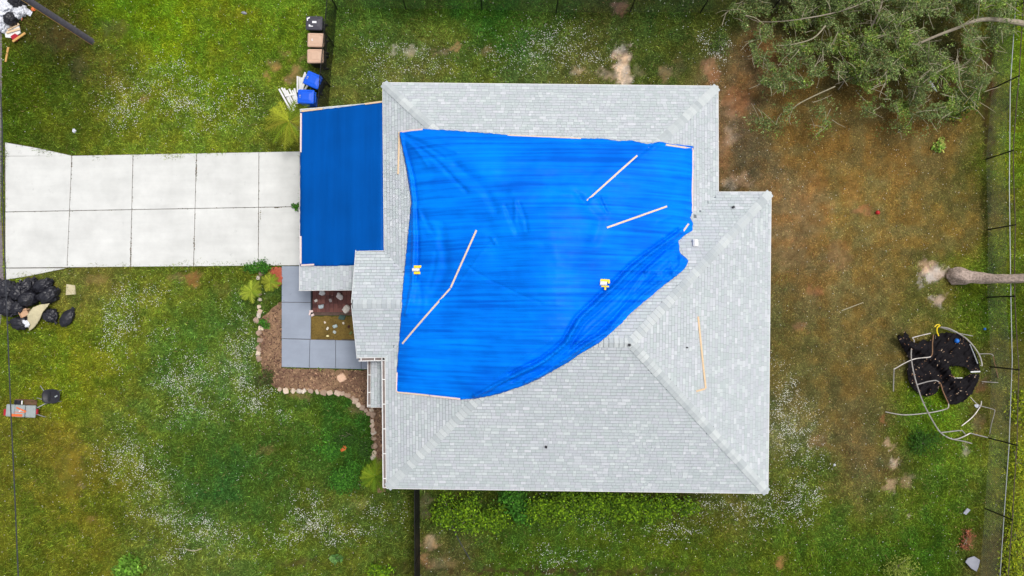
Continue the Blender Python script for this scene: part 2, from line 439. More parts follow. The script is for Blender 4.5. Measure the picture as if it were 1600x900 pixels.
BL = [(1546,110,8,62,62,44,30,1),(1543,215,7,55,56,46,26,.9),(1541,330,8,60,44,52,22,.8),(1544,430,9,55,46,60,22,.7),(900,778,230,14,44,54,22,.7),(720,790,40,22,50,62,24,.5),(970,90,13,22,168,150,130,1),(972,118,14,16,176,160,142,1),(968,12,10,14,110,82,66,.8),(616,76,8,7,158,146,120,.8),(642,82,12,8,150,138,110,.8),(690,82,18,4,120,104,76,.7),(708,77,7,6,150,118,72,.9),(760,82,20,6,116,98,72,.5),  # dark strip by right fence: soil and weeds, with fence shadow painted in
(900,112,12,4,160,146,116,.8),(945,116,14,5,150,134,108,.8),(1040,115,10,12,128,104,72,.6),(1112,110,12,22,132,94,66,.8),(1150,160,22,22,134,98,70,.7),(1140,215,12,16,150,130,104,.7),(1150,285,22,12,150,132,106,.6),(1130,240,10,30,120,90,62,.5),
(1460,428,20,13,172,154,138,1),(1450,415,14,8,160,140,120,.7),(1466,468,9,12,172,158,142,.9),(1440,448,5,6,176,160,140,.7),(1385,690,8,10,170,150,125,.8),(1395,722,6,8,190,170,145,.6),(1392,758,8,12,160,142,115,.7),(1415,755,10,10,140,122,92,.6),(1414,805,5,3,190,175,165,.8),(1506,704,5,7,150,140,122,.7),
(1270,320,30,50,128,96,60,.45),(1310,400,22,20,134,98,62,.5),(1330,300,14,20,126,98,56,.4),(1240,395,20,30,126,96,60,.4),(1345,330,14,7,142,98,68,.6),(1275,455,12,7,150,104,72,.5),(1250,510,10,10,138,96,66,.5),
(1380,660,7,5,150,88,60,.5),(1280,690,16,12,120,88,58,.5),(1530,600,14,10,120,76,58,.5),(1525,660,12,18,110,80,60,.5),(1515,845,8,12,124,86,64,.5),(1219,884,9,10,140,98,68,.6),(1512,560,14,10,96,104,40,.4),
(430,105,9,7,134,104,68,.7),(416,120,8,7,134,104,68,.7),(446,85,8,6,126,100,60,.6),(462,112,9,9,136,106,70,.7),(452,124,8,8,136,106,70,.7),(474,92,7,8,126,98,60,.6),
(670,848,12,10,158,136,104,.8),(665,875,9,12,132,104,74,.7),(690,880,20,10,120,104,72,.5),(665,790,10,22,104,90,66,.5),(300,437,14,8,134,98,60,.7),(150,437,20,8,116,98,60,.5),(290,432,30,5,120,88,58,.5),
(128,757,6,3,126,116,96,.7),(140,815,5,3,120,100,60,.5),(60,15,30,12,62,64,26,.6),(100,60,40,22,68,60,34,.7),(125,110,16,20,66,58,36,.6),(180,45,26,14,78,74,44,.6),(222,152,8,8,108,86,58,.7),
(110,738,22,40,104,92,34,.5),(340,90,20,20,100,104,30,.3),(360,22,40,10,108,108,30,.4),(470,880,40,6,60,50,32,.6),(620,890,30,10,54,52,30,.5),(1000,894,160,5,60,50,32,.7),(800,893,120,5,52,40,28,.8),(350,455,20,10,104,100,44,.5),
(470,620,20,6,120,100,72,.5),(555,640,12,10,120,96,66,.5),(560,790,14,8,112,116,72,.4),(415,705,14,8,120,92,54,.4),(1060,105,8,20,96,84,52,.4),(1000,110,10,8,120,110,76,.5)]
CPa = np.array(CP, float); CPl = lin(CPa[:, 2:5])
# cached coarse map of the control colours (4 px cells), bilinear lookup
_gx, _gy = np.meshgrid(np.arange(-240, 1841, 8.0), np.arange(-240, 1141, 8.0))
_den = np.zeros(_gx.shape); _num = np.zeros(_gx.shape + (3,))
for i in range(len(CPa)):
    w = np.exp(-((_gx - CPa[i, 0]) ** 2 + (_gy - CPa[i, 1]) ** 2) / (2 * 34.0 ** 2)) + 1e-9 * np.exp(-((_gx - CPa[i, 0]) ** 2 + (_gy - CPa[i, 1]) ** 2) / (2 * 300.0 ** 2))
    _den += w; _num += w[..., None] * CPl[i]
_map = _num / _den[..., None]
def turf(x, y, fine=True):
    """linear albedo of the ground cover at world x, y"""
    px, py = to_px(x, y, 0.0)
    wx = px + (fbm(px / 40, py / 40, 3, 1) - 0.5) * 46; wy = py + (fbm(px / 40, py / 40, 3, 5) - 0.5) * 46
    u = np.clip((wx + 240) / 8, 0, _map.shape[1] - 2.001); v = np.clip((wy + 240) / 8, 0, _map.shape[0] - 2.001)
    ui = u.astype(int); vi = v.astype(int); fu = (u - ui)[:, None]; fv = (v - vi)[:, None]
    c = (_map[vi, ui] * (1 - fu) + _map[vi, ui + 1] * fu) * (1 - fv) + (_map[vi + 1, ui] * (1 - fu) + _map[vi + 1, ui + 1] * fu) * fv
    bare = np.zeros(len(px))
    bx = px + (fbm(px / 9, py / 9, 3, 21) - 0.5) * 22; by = py + (fbm(px / 9, py / 9, 3, 25) - 0.5) * 22
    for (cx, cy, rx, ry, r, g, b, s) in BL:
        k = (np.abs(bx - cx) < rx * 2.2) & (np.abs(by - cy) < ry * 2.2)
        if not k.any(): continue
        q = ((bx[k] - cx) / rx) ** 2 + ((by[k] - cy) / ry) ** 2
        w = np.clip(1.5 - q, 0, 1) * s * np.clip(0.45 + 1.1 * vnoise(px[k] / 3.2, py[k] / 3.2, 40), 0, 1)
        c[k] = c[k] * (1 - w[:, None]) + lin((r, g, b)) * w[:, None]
        if r > g: bare[k] = np.maximum(bare[k], w)
    # clumps: patches of yellower and darker growth at several sizes
    n1 = fbm(px / 26, py / 26, 4, 9) - 0.5; n2 = fbm(px / 7, py / 7, 3, 13) - 0.5
    lum = np.exp(n1 * 0.6 + n2 * 0.85)
    c = c * lum[:, None]
    yel = np.clip(0.5 + (fbm(px / 18, py / 18, 3, 31) - 0.5) * 3, 0, 1)[:, None]
    c = c * (1 + (yel - 0.5) * np.array([0.26, 0.04, -0.2]))
    gr = np.clip((c[:, 1] / (c[:, 0] + 1e-5) - 0.85) * 2.2, 0, 1)[:, None]
    kf = np.array([1.34, 1.30, 1.6]) * (1 - gr) + np.array([1.12, 1.10, .88]) * gr
    bb = bare[:, None]; c = c * (kf * (1 - bb) + np.array([.92, .92, .92]) * bb)
    return np.clip(c * G_LEVEL, 0.004, 0.9), bare

# ground sheet: fine under the photograph, widening to the horizon
def axis(lo, hi, step, far):
    a = list(np.arange(lo, hi + 1e-6, step)); s = step; x = lo; left = []
    while x > -far: s *= 1.35; x -= s; left.append(x)
    s = step; x = a[-1]; right = []
    while x < far: s *= 1.35; x += s; right.append(x)
    return np.array(left[::-1] + a + right)
ax_, ay_ = axis(-27.5, 27.5, 0.11, 700), axis(-15.5, 17.5, 0.11, 700)
GX, GY = np.meshgrid(ax_, ay_); nx, ny = len(ax_), len(ay_)
gxr, gyr = GX.ravel(), GY.ravel()
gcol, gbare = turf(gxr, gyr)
me = bpy.data.meshes.new('ground')
V = np.stack([gxr, gyr, np.zeros_like(gxr)], 1)
me.vertices.add(len(V)); me.vertices.foreach_set('co', V.ravel().astype(np.float32))
ii, jj = np.meshgrid(np.arange(nx - 1), np.arange(ny - 1)); q0 = (jj * nx + ii).ravel()
Q = np.stack([q0, q0 + 1, q0 + nx + 1, q0 + nx], 1).astype(np.int32)
me.loops.add(Q.size); me.loops.foreach_set('vertex_index', Q.ravel())
me.polygons.add(len(Q)); me.polygons.foreach_set('loop_start', np.arange(0, Q.size, 4, dtype=np.int32)); me.polygons.foreach_set('loop_total', np.full(len(Q), 4, dtype=np.int32))
me.materials.append(M_ground)
at_ = me.color_attributes.new('Col', 'FLOAT_COLOR', 'POINT')
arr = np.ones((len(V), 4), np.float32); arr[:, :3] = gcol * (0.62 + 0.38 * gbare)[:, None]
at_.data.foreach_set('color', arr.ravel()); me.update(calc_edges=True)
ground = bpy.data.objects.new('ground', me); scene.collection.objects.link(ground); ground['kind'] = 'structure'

# ------------------------------------------------------------------ hard surfaces: road, driveway, walkway, pavers, beds
road_poly = [P(4, -60), P(3, 120), P(2, 330), P(8, 470), P(-6, 540), P(-130, 640), P(-400, 640), P(-400, -60)]
road = struct('road', *prism([(p.x, p.y) for p in road_poly], 0.004, 0.02), M_asphalt)
def slab(parent, name, pts, z0, z1, m):
    """concrete slab with a small rounded arris"""
    n = len(pts); c = sum((Vector((p[0], p[1])) for p in pts), Vector((0, 0))) / n
    inn = [(p[0] + (c.x - p[0]) / (Vector((p[0], p[1])) - c).length * 0.02, p[1] + (c.y - p[1]) / (Vector((p[0], p[1])) - c).length * 0.02) for p in pts]
    V = [(p[0], p[1], z0) for p in pts] + [(p[0], p[1], z1 - 0.01) for p in pts] + [(p[0], p[1], z1) for p in inn]
    ar = sum(pts[i][0] * pts[(i + 1) % n][1] - pts[(i + 1) % n][0] * pts[i][1] for i in range(n))
    idx = list(range(n)) if ar > 0 else list(range(n - 1, -1, -1))
    F = [tuple(i + 2 * n for i in idx)]
    for i in range(n):
        a, b = idx[i], idx[(i + 1) % n]
        F += [(a, b, b + n, a + n), (a + n, b + n, b + 2 * n, a + 2 * n)]
    return part(name, V, F, m, parent)
DRIVE = [(6,222),(60,231),(112,243),(300,239),(470,237),(470,415),(440,415),(300,416),(104,418),(40,432),(10,437)]
drive = struct('driveway', *prism([(p.x, p.y) for p in (P(*q) for q in DRIVE)], 0.003, 0.012), mat('joint_dirt', L3(92, 84, 74), 0.95, 0.4, 10))
xs_t = [9, 113, 208.5, 307.5, 405, 469]; xs_b = [9, 105.5, 204.5, 303, 404, 469]
ytop = lambda x: 246 - 9 * (x / 470.0) if x > 100 else 244.5
ymid = lambda x: 331.5 - 8.5 * (x / 470.0)
ybot = lambda x: 418.5 - 4 * (x / 470.0)
def lerp(a, b, t): return a + (b - a) * t
for i in range(5):
    g = 0.42
    for (ya, yb, ta, tb) in ((ytop, ymid, 0.0, 0.5), (ymid, ybot, 0.5, 1.0)):
        xl0 = lerp(xs_t[i], xs_b[i], ta) + g; xl1 = lerp(xs_t[i], xs_b[i], tb) + g
        xr0 = lerp(xs_t[i + 1], xs_b[i + 1], ta) - g; xr1 = lerp(xs_t[i + 1], xs_b[i + 1], tb) - g
        q = [(xl0, ya(xl0) + g * (ta > 0)), (xr0, ya(xr0) + g * (ta > 0)), (xr1, yb(xr1) - g * (tb < 1)), (xl1, yb(xl1) - g * (tb < 1))]
        slab(drive, 'concrete_slab', [(P(*p).x, P(*p).y) for p in q], 0.004, 0.05 + 0.003 * ((i * 3) % 2), M_concrete)
for q in ([(9, 223), (60, 232), (111, 243.2), (111, 244), (9, 244)], [(9, 419.6), (104, 419.2), (42, 432), (10, 437)]):
    slab(drive, 'concrete_slab', [(P(*p).x, P(*p).y) for p in q], 0.004, 0.048, M_concrete)
wk = struct('walkway', *prism([(P(*p).x, P(*p).y) for p in [(441, 416), (486, 416), (486, 530), (582, 530), (582, 577), (441, 574)]], 0.003, 0.014), MATS['joint_dirt'])
g = 0.35
for q in ([(441, 416), (487, 416), (486.5, 472.5 - g), (441, 472.3 - g)], [(441, 472.3 + g), (486.5, 472.5 + g), (486, 530 - g), (441, 529 - g)],
          [(441, 529 + g), (485 - g, 530.3 + g), (484 - g, 574.5), (441, 573)], [(485 + g, 530.3 + g), (525 - g, 531.5), (525 - g, 575.5), (484 + g, 574.5)],
          [(525 + g, 531.5), (565 - g, 532.5), (565 - g, 576.5), (525 + g, 575.5)], [(565 + g, 532.5), (590, 533), (590, 577), (565 + g, 576.5)]):
    slab(wk, 'concrete_slab', [(P(*p).x, P(*p).y) for p in q], 0.004, 0.085, M_walk)

def sheet(name, pxpoly, z, colfn, step=0.12, m=None):
    poly = densify([(P(*p).x, P(*p).y) for p in pxpoly], 0.25, 0.03, seed=3)
    pts, tris = fill(poly, step)
    x = np.array([p.x for p in pts]); y = np.array([p.y for p in pts])
    zz = z + (fbm(x * 3, y * 3, 3, 3) - 0.3) * 0.02
    o = struct(name, np.stack([x, y, zz], 1), tris, m or M_mulch, vcols=colfn(x, y))
    return o
def mulchcol(x, y):
    n = fbm(x * 2.2, y * 2.2, 4, 2)[:, None]; n2 = fbm(x * 0.9, y * 0.9, 2, 8)[:, None]
    c = lin((104, 78, 66)) * (1 - n) + lin((150, 122, 92)) * n
    return np.clip(c * (0.7 + 0.7 * n2), 0, 1)
BED = [(405, 500), (440, 470), (441, 575), (590, 579), (604, 640), (603, 768), (590, 770), (584, 690), (577, 650), (555, 626), (520, 612), (470, 610), (430, 606), (412, 590), (405, 555)]
bed = sheet('mulch_bed', BED, 0.012, mulchcol)
BED2 = [(404, 420), (440, 418), (440, 446), (418, 470), (406, 500), (402, 470)]
bed2 = sheet('soil_bed', BED2, 0.010, lambda x, y: turf(x, y)[0] * 0.9)
COURT = [(486, 494), (560, 494), (566, 533), (486, 531)]
court = sheet('courtyard_soil', COURT, 0.01, lambda x, y: np.clip(lin((114, 94, 46)) * (0.55 + 0.9 * fbm(x * 3, y * 3, 4, 6)[:, None]), 0, 1))
pav_poly = [(487, 448), (556, 448), (558, 493), (489, 493)]
pav = struct('brick_paving', *prism([(P(*p).x, P(*p).y) for p in pav_poly], 0.003, 0.012), mat('paving_sand', L3(96, 78, 70), 0.95, 0.3, 10))
p0 = P(489, 448); p1 = P(557, 493)
bw, bh = 0.205, 0.205
bV, bF = box((0, 0, 0.03), (bw - 0.012, bh - 0.012, 0.05))
bme = None
nxb = int((p1.x - p0.x) / bw); nyb = int((p0.y - p1.y) / bh)
for i in range(nxb):
    for j in range(nyb):
        if bme is None:
            o = part('brick', bV, bF, M_brick, pav, local=True); bme = o.data
        else:
            o = bpy.data.objects.new('brick', bme); scene.collection.objects.link(o); o.parent = pav
        o.location = (p0.x + (i + 0.5) * bw, p0.y - (j + 0.5) * bh, 0.004 + random.uniform(0, 0.008)); o.rotation_euler = (0, 0, random.uniform(-.03, .03))
        k = random.uniform(0.7, 1.15); c = random.choice([(122, 80, 74), (112, 74, 70), (134, 90, 82), (100, 66, 64)])
        o.color = (*L3(*c, k), 1)
# dark plank edge between walkway and pavers
pe = ob('edging_board', *beam(P(487.5, 452, 0.02), P(487.5, 494, 0.02), 0.07, 0.10), M_bindark)
tag(pe, 'dark narrow edging board between grey walkway and brick pavers', 'board')

# ------------------------------------------------------------------ house
HE, PITCH = 3.6, 0.40
def pxy(px, py, z): v = P(px, py, z); return Vector((v.x, v.y))
c1, c2, c3, c4, c5, c6 = [pxy(*q, HE) for q in ((598, 129), (1122, 134.5), (1122.5, 300), (1205, 300), (1200, 771), (604, 763))]
class Plane:
    def __init__(s, a, b, inside, z0=HE, pitch=PITCH):
        s.a, s.b = a, b; s.t = (b - a).normalized(); n = Vector((-s.t.y, s.t.x))
        if n.dot(inside - a) < 0: n = -n
        s.n = n; s.z0 = z0; s.p = pitch; s.L = (b - a).length
    def d(s, x, y): return (x - s.a.x) * s.n.x + (y - s.a.y) * s.n.y
    def z(s, x, y): return s.z0 + s.p * s.d(x, y)
mid = (c1 + c5) / 2
N1, E1, N2, E2, S_, W_ = Plane(c1, c2, mid), Plane(c2, c3, mid), Plane(c3, c4, mid), Plane(c4, c5, mid), Plane(c5, c6, mid), Plane(c6, c1, mid)
g0, g1, g2, g3 = pxy(556, 393, HE), pxy(720, 393, HE), pxy(720, 558.5, HE), pxy(558, 558.5, HE)
gm = (g0 + g2) / 2
EN, ES = Plane(g0, g1, gm), Plane(g3, g2, gm)
EWx = (g0.x + g3.x) / 2
gw_a, gw_b = pxy(556, 393, HE), pxy(558, 558.5, HE)
EW = Plane(gw_a, gw_b, gm)
def hroof(x, y):
    x = np.asarray(x, float); y = np.asarray(y, float)
    a = np.minimum(np.minimum(N2.d(x, y), E2.d(x, y)), np.minimum(S_.d(x, y), W_.d(x, y)))
    b = np.minimum(np.minimum(N1.d(x, y), E1.d(x, y)), np.minimum(S_.d(x, y), W_.d(x, y)))
    e = np.minimum(EN.d(x, y), ES.d(x, y)); e = np.where((EW.d(x, y) > -0.01) & (W_.d(x, y) < 3.2), e, -1)
    return HE + PITCH * np.maximum(np.maximum(a, b), e)
def hs(x, y):
    sw = min(S_.d(x, y), W_.d(x, y))
    a = min(N2.d(x, y), E2.d(x, y), sw); b = min(N1.d(x, y), E1.d(x, y), sw)
    e = min(EN.d(x, y), ES.d(x, y)) if (EW.d(x, y) > -0.01 and W_.d(x, y) < 3.2) else -1
    return HE + PITCH * max(a, b, e)
def roofpt(px, py, off=0.0):
    z = 5.0
    for _ in range(12):
        v = P(px, py, z); z = hs(v.x, v.y) + off
    return Vector((*P(px, py, z).xy, z))
def roofpts(px, py):
    z = np.full(np.shape(px), 5.0)
    for _ in range(12):
        x, y = PN(px, py, z); z = hroof(x, y)
    return x, y, z

house = thing('house', 'single storey house with pale grey shingle hip roof under blue tarps', 'house', (0.5, 1.0, 0))
# garage plane: low shed slope whose upper edge tucks under the main west eave
GZ0, GP = 2.45, 0.262
ga, gb = pxy(469.5, 171, GZ0), pxy(468, 453.5, GZ0)
GAR = Plane(ga, gb, mid, GZ0, GP)
gar_run = 4.0
gN0, gN1 = ga, ga + GAR.n * gar_run
zN1 = GZ0 + GP * gar_run
rn = P(598, 153.5, zN1 - 0.02)
gar_poly = [ga, Vector((ga.x + gar_run, ga.y + 0.0)), Vector((gb.x + gar_run, gb.y)), gb]
gc_ = (gar_poly[0] + gar_poly[2]) / 2
GN = Plane(gar_poly[0], gar_poly[1], gc_, 0, 1); GS = Plane(gar_poly[3], gar_poly[2], gc_, 0, 1)
# low lean-to roof beside the front bed
LZ, LP = 2.7, 0.10
la, lb = pxy(580, 545, LZ), pxy(579.5, 636, LZ)
LEAN = Plane(la, lb, mid, LZ, LP)

TARP = [(625,207),(662,201.5),(700,204),(745,207),(790,211),(850,213.5),(908,216.5),(945,217.5),(968,221),(985,219.5),(1000,223),(1012,226),(1022,223),(1033,222),(1045,225),(1083,229),
        (1084,260),(1082,300),(1082,331),(1078,340),(1082,348),(1082,360),(1072,366),(1060,376),(1061,388),(1063,397),(1070,402),(1075,408),(1072,415),(1069,420),(1055,432),(1034,448),(1008,470),(986,488),(970,506),(952,522),(935,536),(908,552),(880,570),(845,590),(815,603),(780,615),(755,620.5),(722,624),(672,618),(619.5,612),(620.5,580),(623,545),(626,505),(628,480),(629,455),(632,425),(636,385),(640,345),(643,318),(641,300),(637,275),(631,240),(627,222)]
def clip(poly, fn):
    out = []; n = len(poly)
    for i in range(n):
        a, b = poly[i], poly[(i + 1) % n]; fa, fb = fn(a), fn(b)
        if fa >= 0: out.append(a)
        if (fa >= 0) != (fb >= 0):
            t = fa / (fa - fb); out.append(a + (b - a) * t)
    return out
def polyarea(p):
    return 0.5 * sum(p[i].x * p[(i + 1) % len(p)].y - p[(i + 1) % len(p)].x * p[i].y for i in range(len(p)))
SH = []      # (verts, faces, colour, length)
def shingle_plane(pl, others, run, umin, umax, inc, seed, lo=(204, 212, 216), hi=(225, 231, 234), vmin=0.0, edges=()):
    rr = random.Random(seed); ex = 0.143 * math.cos(math.atan(pl.p)); v = vmin; row = 0
    while v < run:
        u = umin - rr.uniform(0, 0.3)
        while u < umax:
            wd = rr.choice([0.15, 0.18, 0.2, 0.22, 0.26, 0.3, 0.36])
            q = [pl.a + pl.t * uu + pl.n * vv for uu, vv in ((u + 0.004, v + 0.0115), (u + wd - 0.004, v + 0.0115), (u + wd - 0.003, v + ex), (u + 0.003, v + ex))]
            u += wd
            light = rr.random()
            k = rr.uniform(0, 0.42) if light < 0.80 else rr.uniform(0.5, 1.0)
            tint = rr.uniform(-3, 3)
            c = lin([lo[i] + (hi[i] - lo[i]) * k + (tint if i != 1 else 0) for i in range(3)]) * 0.8
            for o in others:
                if len(q) < 3: break
                mg = 0.185 * (o.n - pl.n).length
                q = clip(q, lambda p, o=o, mg=mg: o.d(p.x, p.y) - pl.d(p.x, p.y) - mg)
            for e_ in edges:
                if len(q) < 3: break
                q = clip(q, e_)
            if len(q) < 3 or abs(polyarea(q)) < 0.0012: continue
            cx = sum(p.x for p in q) / len(q); cy = sum(p.y for p in q) / len(q)
            if not inc(cx, cy): continue
            if polyarea(q) < 0: q.reverse()
            lift = 0.010 if light < 0.72 else 0.016
            Vv, n = [], len(q)
            for p in q:
                f = (pl.d(p.x, p.y) - v) / ex
                Vv.append((p.x, p.y, pl.z(p.x, p.y) + lift * (1 - f) + 0.002))
            for p in q: Vv.append((p.x, p.y, pl.z(p.x, p.y) - 0.012))
            Ff = [tuple(range(n))] + [((i + 1) % n, i, i + n, (i + 1) % n + n) for i in range(n)]
            SH.append((Vv, Ff, c, wd))
        v += ex; row += 1
_tx, _ty = np.meshgrid(np.arange(400, 1260, 2.0), np.arange(80, 820, 2.0))
_tsd = distpoly(_tx, _ty, TARP) * np.where(inpoly(_tx, _ty, TARP), -1, 1)
def tarpdist(cx, cy, z):
    px, py = to_px(cx, cy, z)
    return _tsd[int(min(max((py - 80) / 2, 0), 369)), int(min(max((px - 400) / 2, 0), 429))]
def inc_main(pl):
    def f(cx, cy):
        z = pl.z(cx, cy)
        if abs(hs(cx, cy) - z) > 0.035: return False
        return tarpdist(cx, cy, z) > -12
    return f
shingle_plane(N1, [W_, E1, S_], 9.5, 0, N1.L, inc_main(N1), 1)
shingle_plane(E1, [N1, W_, S_], 9.5, 0, E1.L + 9, inc_main(E1), 2)
shingle_plane(N2, [E2, S_], 9.5, -9, N2.L, inc_main(N2), 3)
shingle_plane(E2, [N2, S_], 9.5, 0, E2.L, inc_main(E2), 4)
shingle_plane(S_, [W_, E2, N2], 9.5, 0, S_.L, inc_main(S_), 5)
shingle_plane(W_, [N1, S_, E2], 9.5, 0, W_.L, inc_main(W_), 6)
def inc_e(pl):
    f0 = inc_main(pl)
    return lambda cx, cy: EW.d(cx, cy) > -0.02 and f0(cx, cy)
shingle_plane(EN, [ES], 3.0, -0.2, 4.4, inc_e(EN), 7, edges=[lambda p: EW.d(p.x, p.y) + 0.01])
shingle_plane(ES, [EN], 3.0, -0.2, 4.4, inc_e(ES), 8, edges=[lambda p: EW.d(p.x, p.y) + 0.01])
GTARP = [(469.5, 175.5), (504, 171.5), (560, 164.5), (600, 158.5), (600, 391), (601, 395), (553, 414.5), (520, 415.5), (491, 415.5), (469, 416)]
def inc_gar(cx, cy):
    z = GAR.z(cx, cy); px, py = to_px(cx, cy, z)
    if bool(inpoly(np.array([px]), np.array([py]), GTARP)[0]) and float(distpoly(np.array([px]), np.array([py]), GTARP)[0]) > 14: return False
    return px < 606
nmain = len(SH)
shingle_plane(GAR, [], gar_run, 0, GAR.L, inc_gar, 9, edges=[lambda p: GN.d(p.x, p.y), lambda p: GS.d(p.x, p.y)])
ngar = len(SH)
def inc_lean(cx, cy): return W_.d(cx, cy) < 0.3
shingle_plane(LEAN, [], 1.0, 0, LEAN.L, inc_lean, 10, edges=[lambda p: p.y - lb.y, lambda p: la.y - p.y])

# roof decks
def deck(name, poly, fn, z_off, step, parent):
    pts, tris = fill(densify([(p.x, p.y) for p in poly], 0.4), step)
    x = np.array([p.x for p in pts]); y = np.array([p.y for p in pts]); z = fn(x, y) + z_off
    n = len(pts); V = np.concatenate([np.stack([x, y, z], 1), np.stack([x, y, z - 0.12], 1)])
    F = list(tris) + [tuple(reversed([i + n for i in t])) for t in tris]
    from collections import Counter
    ed = Counter()
    for t in tris:
        for i in range(3): ed[(t[i], t[(i + 1) % 3])] += 1
    for (a, b) in list(ed):
        if (b, a) not in ed: F.append((b, a, a + n, b + n))
    return part(name, V, F, M_deck, parent)
eA, eB = gw_a, gw_b
wW = lambda p: W_.a + W_.t * ((p - W_.a).dot(W_.t))          # foot of p on the west eave line
union_poly = [c1, c2, c3, c4, c5, c6, wW(eB), eB, eA, wW(eA)]
ins = lambda p, k=0.004: p + (mid - p).normalized() * k
roof = deck('roof', [ins(p) for p in union_poly], lambda x, y: hroof(x, y), -0.03, 0.22, house)
gar_roof = deck('garage_roof', [p + Vector((0.01 if i in (0, 3) else 0, -0.01 if i < 2 else 0.01)) for i, p in enumerate(gar_poly)], lambda x, y: GAR.z(x, y), -0.03, 0.4, house)
lean_poly = [la, la + LEAN.n * 0.98, lb + LEAN.n * 0.98, lb]
lean_roof = deck('lean_to_roof', lean_poly, lambda x, y: LEAN.z(x, y), -0.03, 0.3, house)
for r_ in (roof, gar_roof, lean_roof): PINV[r_.name] = PINV[house.name]
def put_shingles(rng, parent, nind):
    it = [SH[i] for i in rng]
    order = sorted(range(len(it)), key=lambda i: (-round(it[i][3], 2), random.random()))
    indiv = set(order[:nind]); V, F, C = [], [], []
    for i, (vv, ff, c, wd) in enumerate(it):
        if i in indiv:
            o = ob('shingle', vv, ff, M_shingle, None, vcols=np.tile(c, (len(vv), 1)))
            o.parent = parent
            o.matrix_parent_inverse = parent_inv(parent)
        else:
            k = len(V); V += vv; F += [tuple(a + k for a in f) for f in ff]; C += [c] * len(vv)
    if V:
        o = ob('shingle_field', V, F, M_shingle, None, vcols=np.array(C)); o.parent = parent; o.matrix_parent_inverse = parent_inv(parent); o['kind'] = 'stuff'
def parent_inv(p):
    """parts carry world coordinates: undo the whole parent chain"""
    m = Matrix.Identity(4); q = p
    chain = []
    while q: chain.append(q); q = q.parent
    for q in reversed(chain):
        m = m @ (q.matrix_parent_inverse if q.parent else Matrix.Identity(4)) @ q.matrix_basis
    return m.inverted()
put_shingles(range(0, nmain), roof, 300)
put_shingles(range(nmain, ngar), gar_roof, 120)
put_shingles(range(ngar, len(SH)), lean_roof, 60)

# hip and ridge caps, one object each
def caps(q0, q1, pa, pb, w=0.19, seed=0, ex=0.20):
    rr = random.Random(seed)
    d2 = (q1 - q0); L = d2.length; t = d2.normalized(); nrm = Vector((-t.y, t.x))
    if pa.d(*(q0 + nrm)) < pb.d(*(q0 + nrm)): sa, sb = pa, pb
    else: sa, sb = pb, pa
    def pt(s, off, lift):
        p = q0 + t * s + nrm * off
        pl = sa if off > 0 else sb
        z = (min(pa.z(p.x, p.y), pb.z(p.x, p.y)) if off == 0 else pl.z(p.x, p.y))
        return Vector((p.x, p.y, z + lift))
    base = Vector((*q0, pt(0, 0, 0).z))
    V = []
    for s, lf in ((0, 0.05), (ex * 0.945, 0.022)):
        for off in (w, 0, -w): V.append(pt(s, off, lf) - base)
    for off in (w, 0, -w): V.append(pt(0, off, 0.01) - base)
    V += [pt(ex * 0.945, w, 0.0) - base, pt(ex * 0.945, -w, 0.0) - base]
    F = [(0, 1, 4, 3), (1, 2, 5, 4), (6, 7, 1, 0), (7, 8, 2, 1), (6, 0, 3, 9), (2, 8, 10, 5)]
    mesh = None; s = 0.06
    slope = (pt(1, 0, 0) - pt(0, 0, 0))
    while s < L - 0.1:
        p = pt(s, 0, 0)
        if abs(hs(p.x, p.y) - p.z) < 0.05 and tarpdist(p.x, p.y, p.z) > -14:
            if mesh is None:
                o = ob('ridge_shingle', V, F, M_cap, None); mesh = o.data
            else:
                o = bpy.data.objects.new('ridge_shingle', mesh); scene.collection.objects.link(o)
            o.parent = roof; o.matrix_parent_inverse = parent_inv(roof); o.location = base + slope * s
            k = rr.uniform(0.0, 0.9)
            c = lin([196 + 30 * k, 204 + 28 * k, 207 + 25 * k]) * 0.8
            o.color = (*[float(x) for x in c], 1)
        s += ex
def meet(a, b, c):
    """plan point where three planes are at equal distance"""
    A = np.array([[a.n.x - b.n.x, a.n.y - b.n.y], [a.n.x - c.n.x, a.n.y - c.n.y]])
    r = np.array([a.n.dot(a.a) - b.n.dot(b.a), a.n.dot(a.a) - c.n.dot(c.a)])
    s = np.linalg.solve(A, r); return Vector((float(s[0]), float(s[1])))
apE = meet(N2, E2, S_); apW = meet(S_, W_, N2); apN = meet(N1, W_, E1)
caps(c5, apE, E2, S_, seed=1); caps(c4, apE, N2, E2, seed=2); caps(c6, apW, S_, W_, seed=3)
caps(c1, apN, N1, W_, seed=4); caps(c2, apN, N1, E1, seed=5)
caps(apW, apE, N2, S_, seed=6)
er0 = Vector((EWx + 0.0, (g0.y + g3.y) / 2)); caps(er0, er0 + Vector((2.6, 0)), EN, ES, seed=7)
# walls, soffits, fascia
def inset(poly, k):
    n = len(poly); out = []
    for i in range(n):
        p0, p1, p2 = poly[i - 1], poly[i], poly[(i + 1) % n]
        a = (p1 - p0).normalized(); b = (p2 - p1).normalized()
        na, nb = Vector((a.y, -a.x)), Vector((b.y, -b.x))       # clockwise polygon: inside on the right
        den = 1 + na.dot(nb); out.append(p1 + (na + nb) / den * k)
    return out
wall_poly = inset(union_poly, 0.45)
part('wall', *prism(wall_poly, 0.0, HE - 0.13), M_wall, house)
gwp = inset([gar_poly[0], Vector((gar_poly[1].x, gar_poly[1].y)), gar_poly[2], gar_poly[3]], 0.4)
part('garage_wall', *prism(gwp, 0.0, GZ0 - 0.1), M_wall, house)
lw = [la + LEAN.n * 0.3 + LEAN.t * 0.1, la + LEAN.n * 0.95 + LEAN.t * 0.1, lb + LEAN.n * 0.95 - LEAN.t * 0.25, lb + LEAN.n * 0.3 - LEAN.t * 0.25]
part('lean_to_wall', *prism(lw, 0.0, LZ - 0.12), M_wall, house)
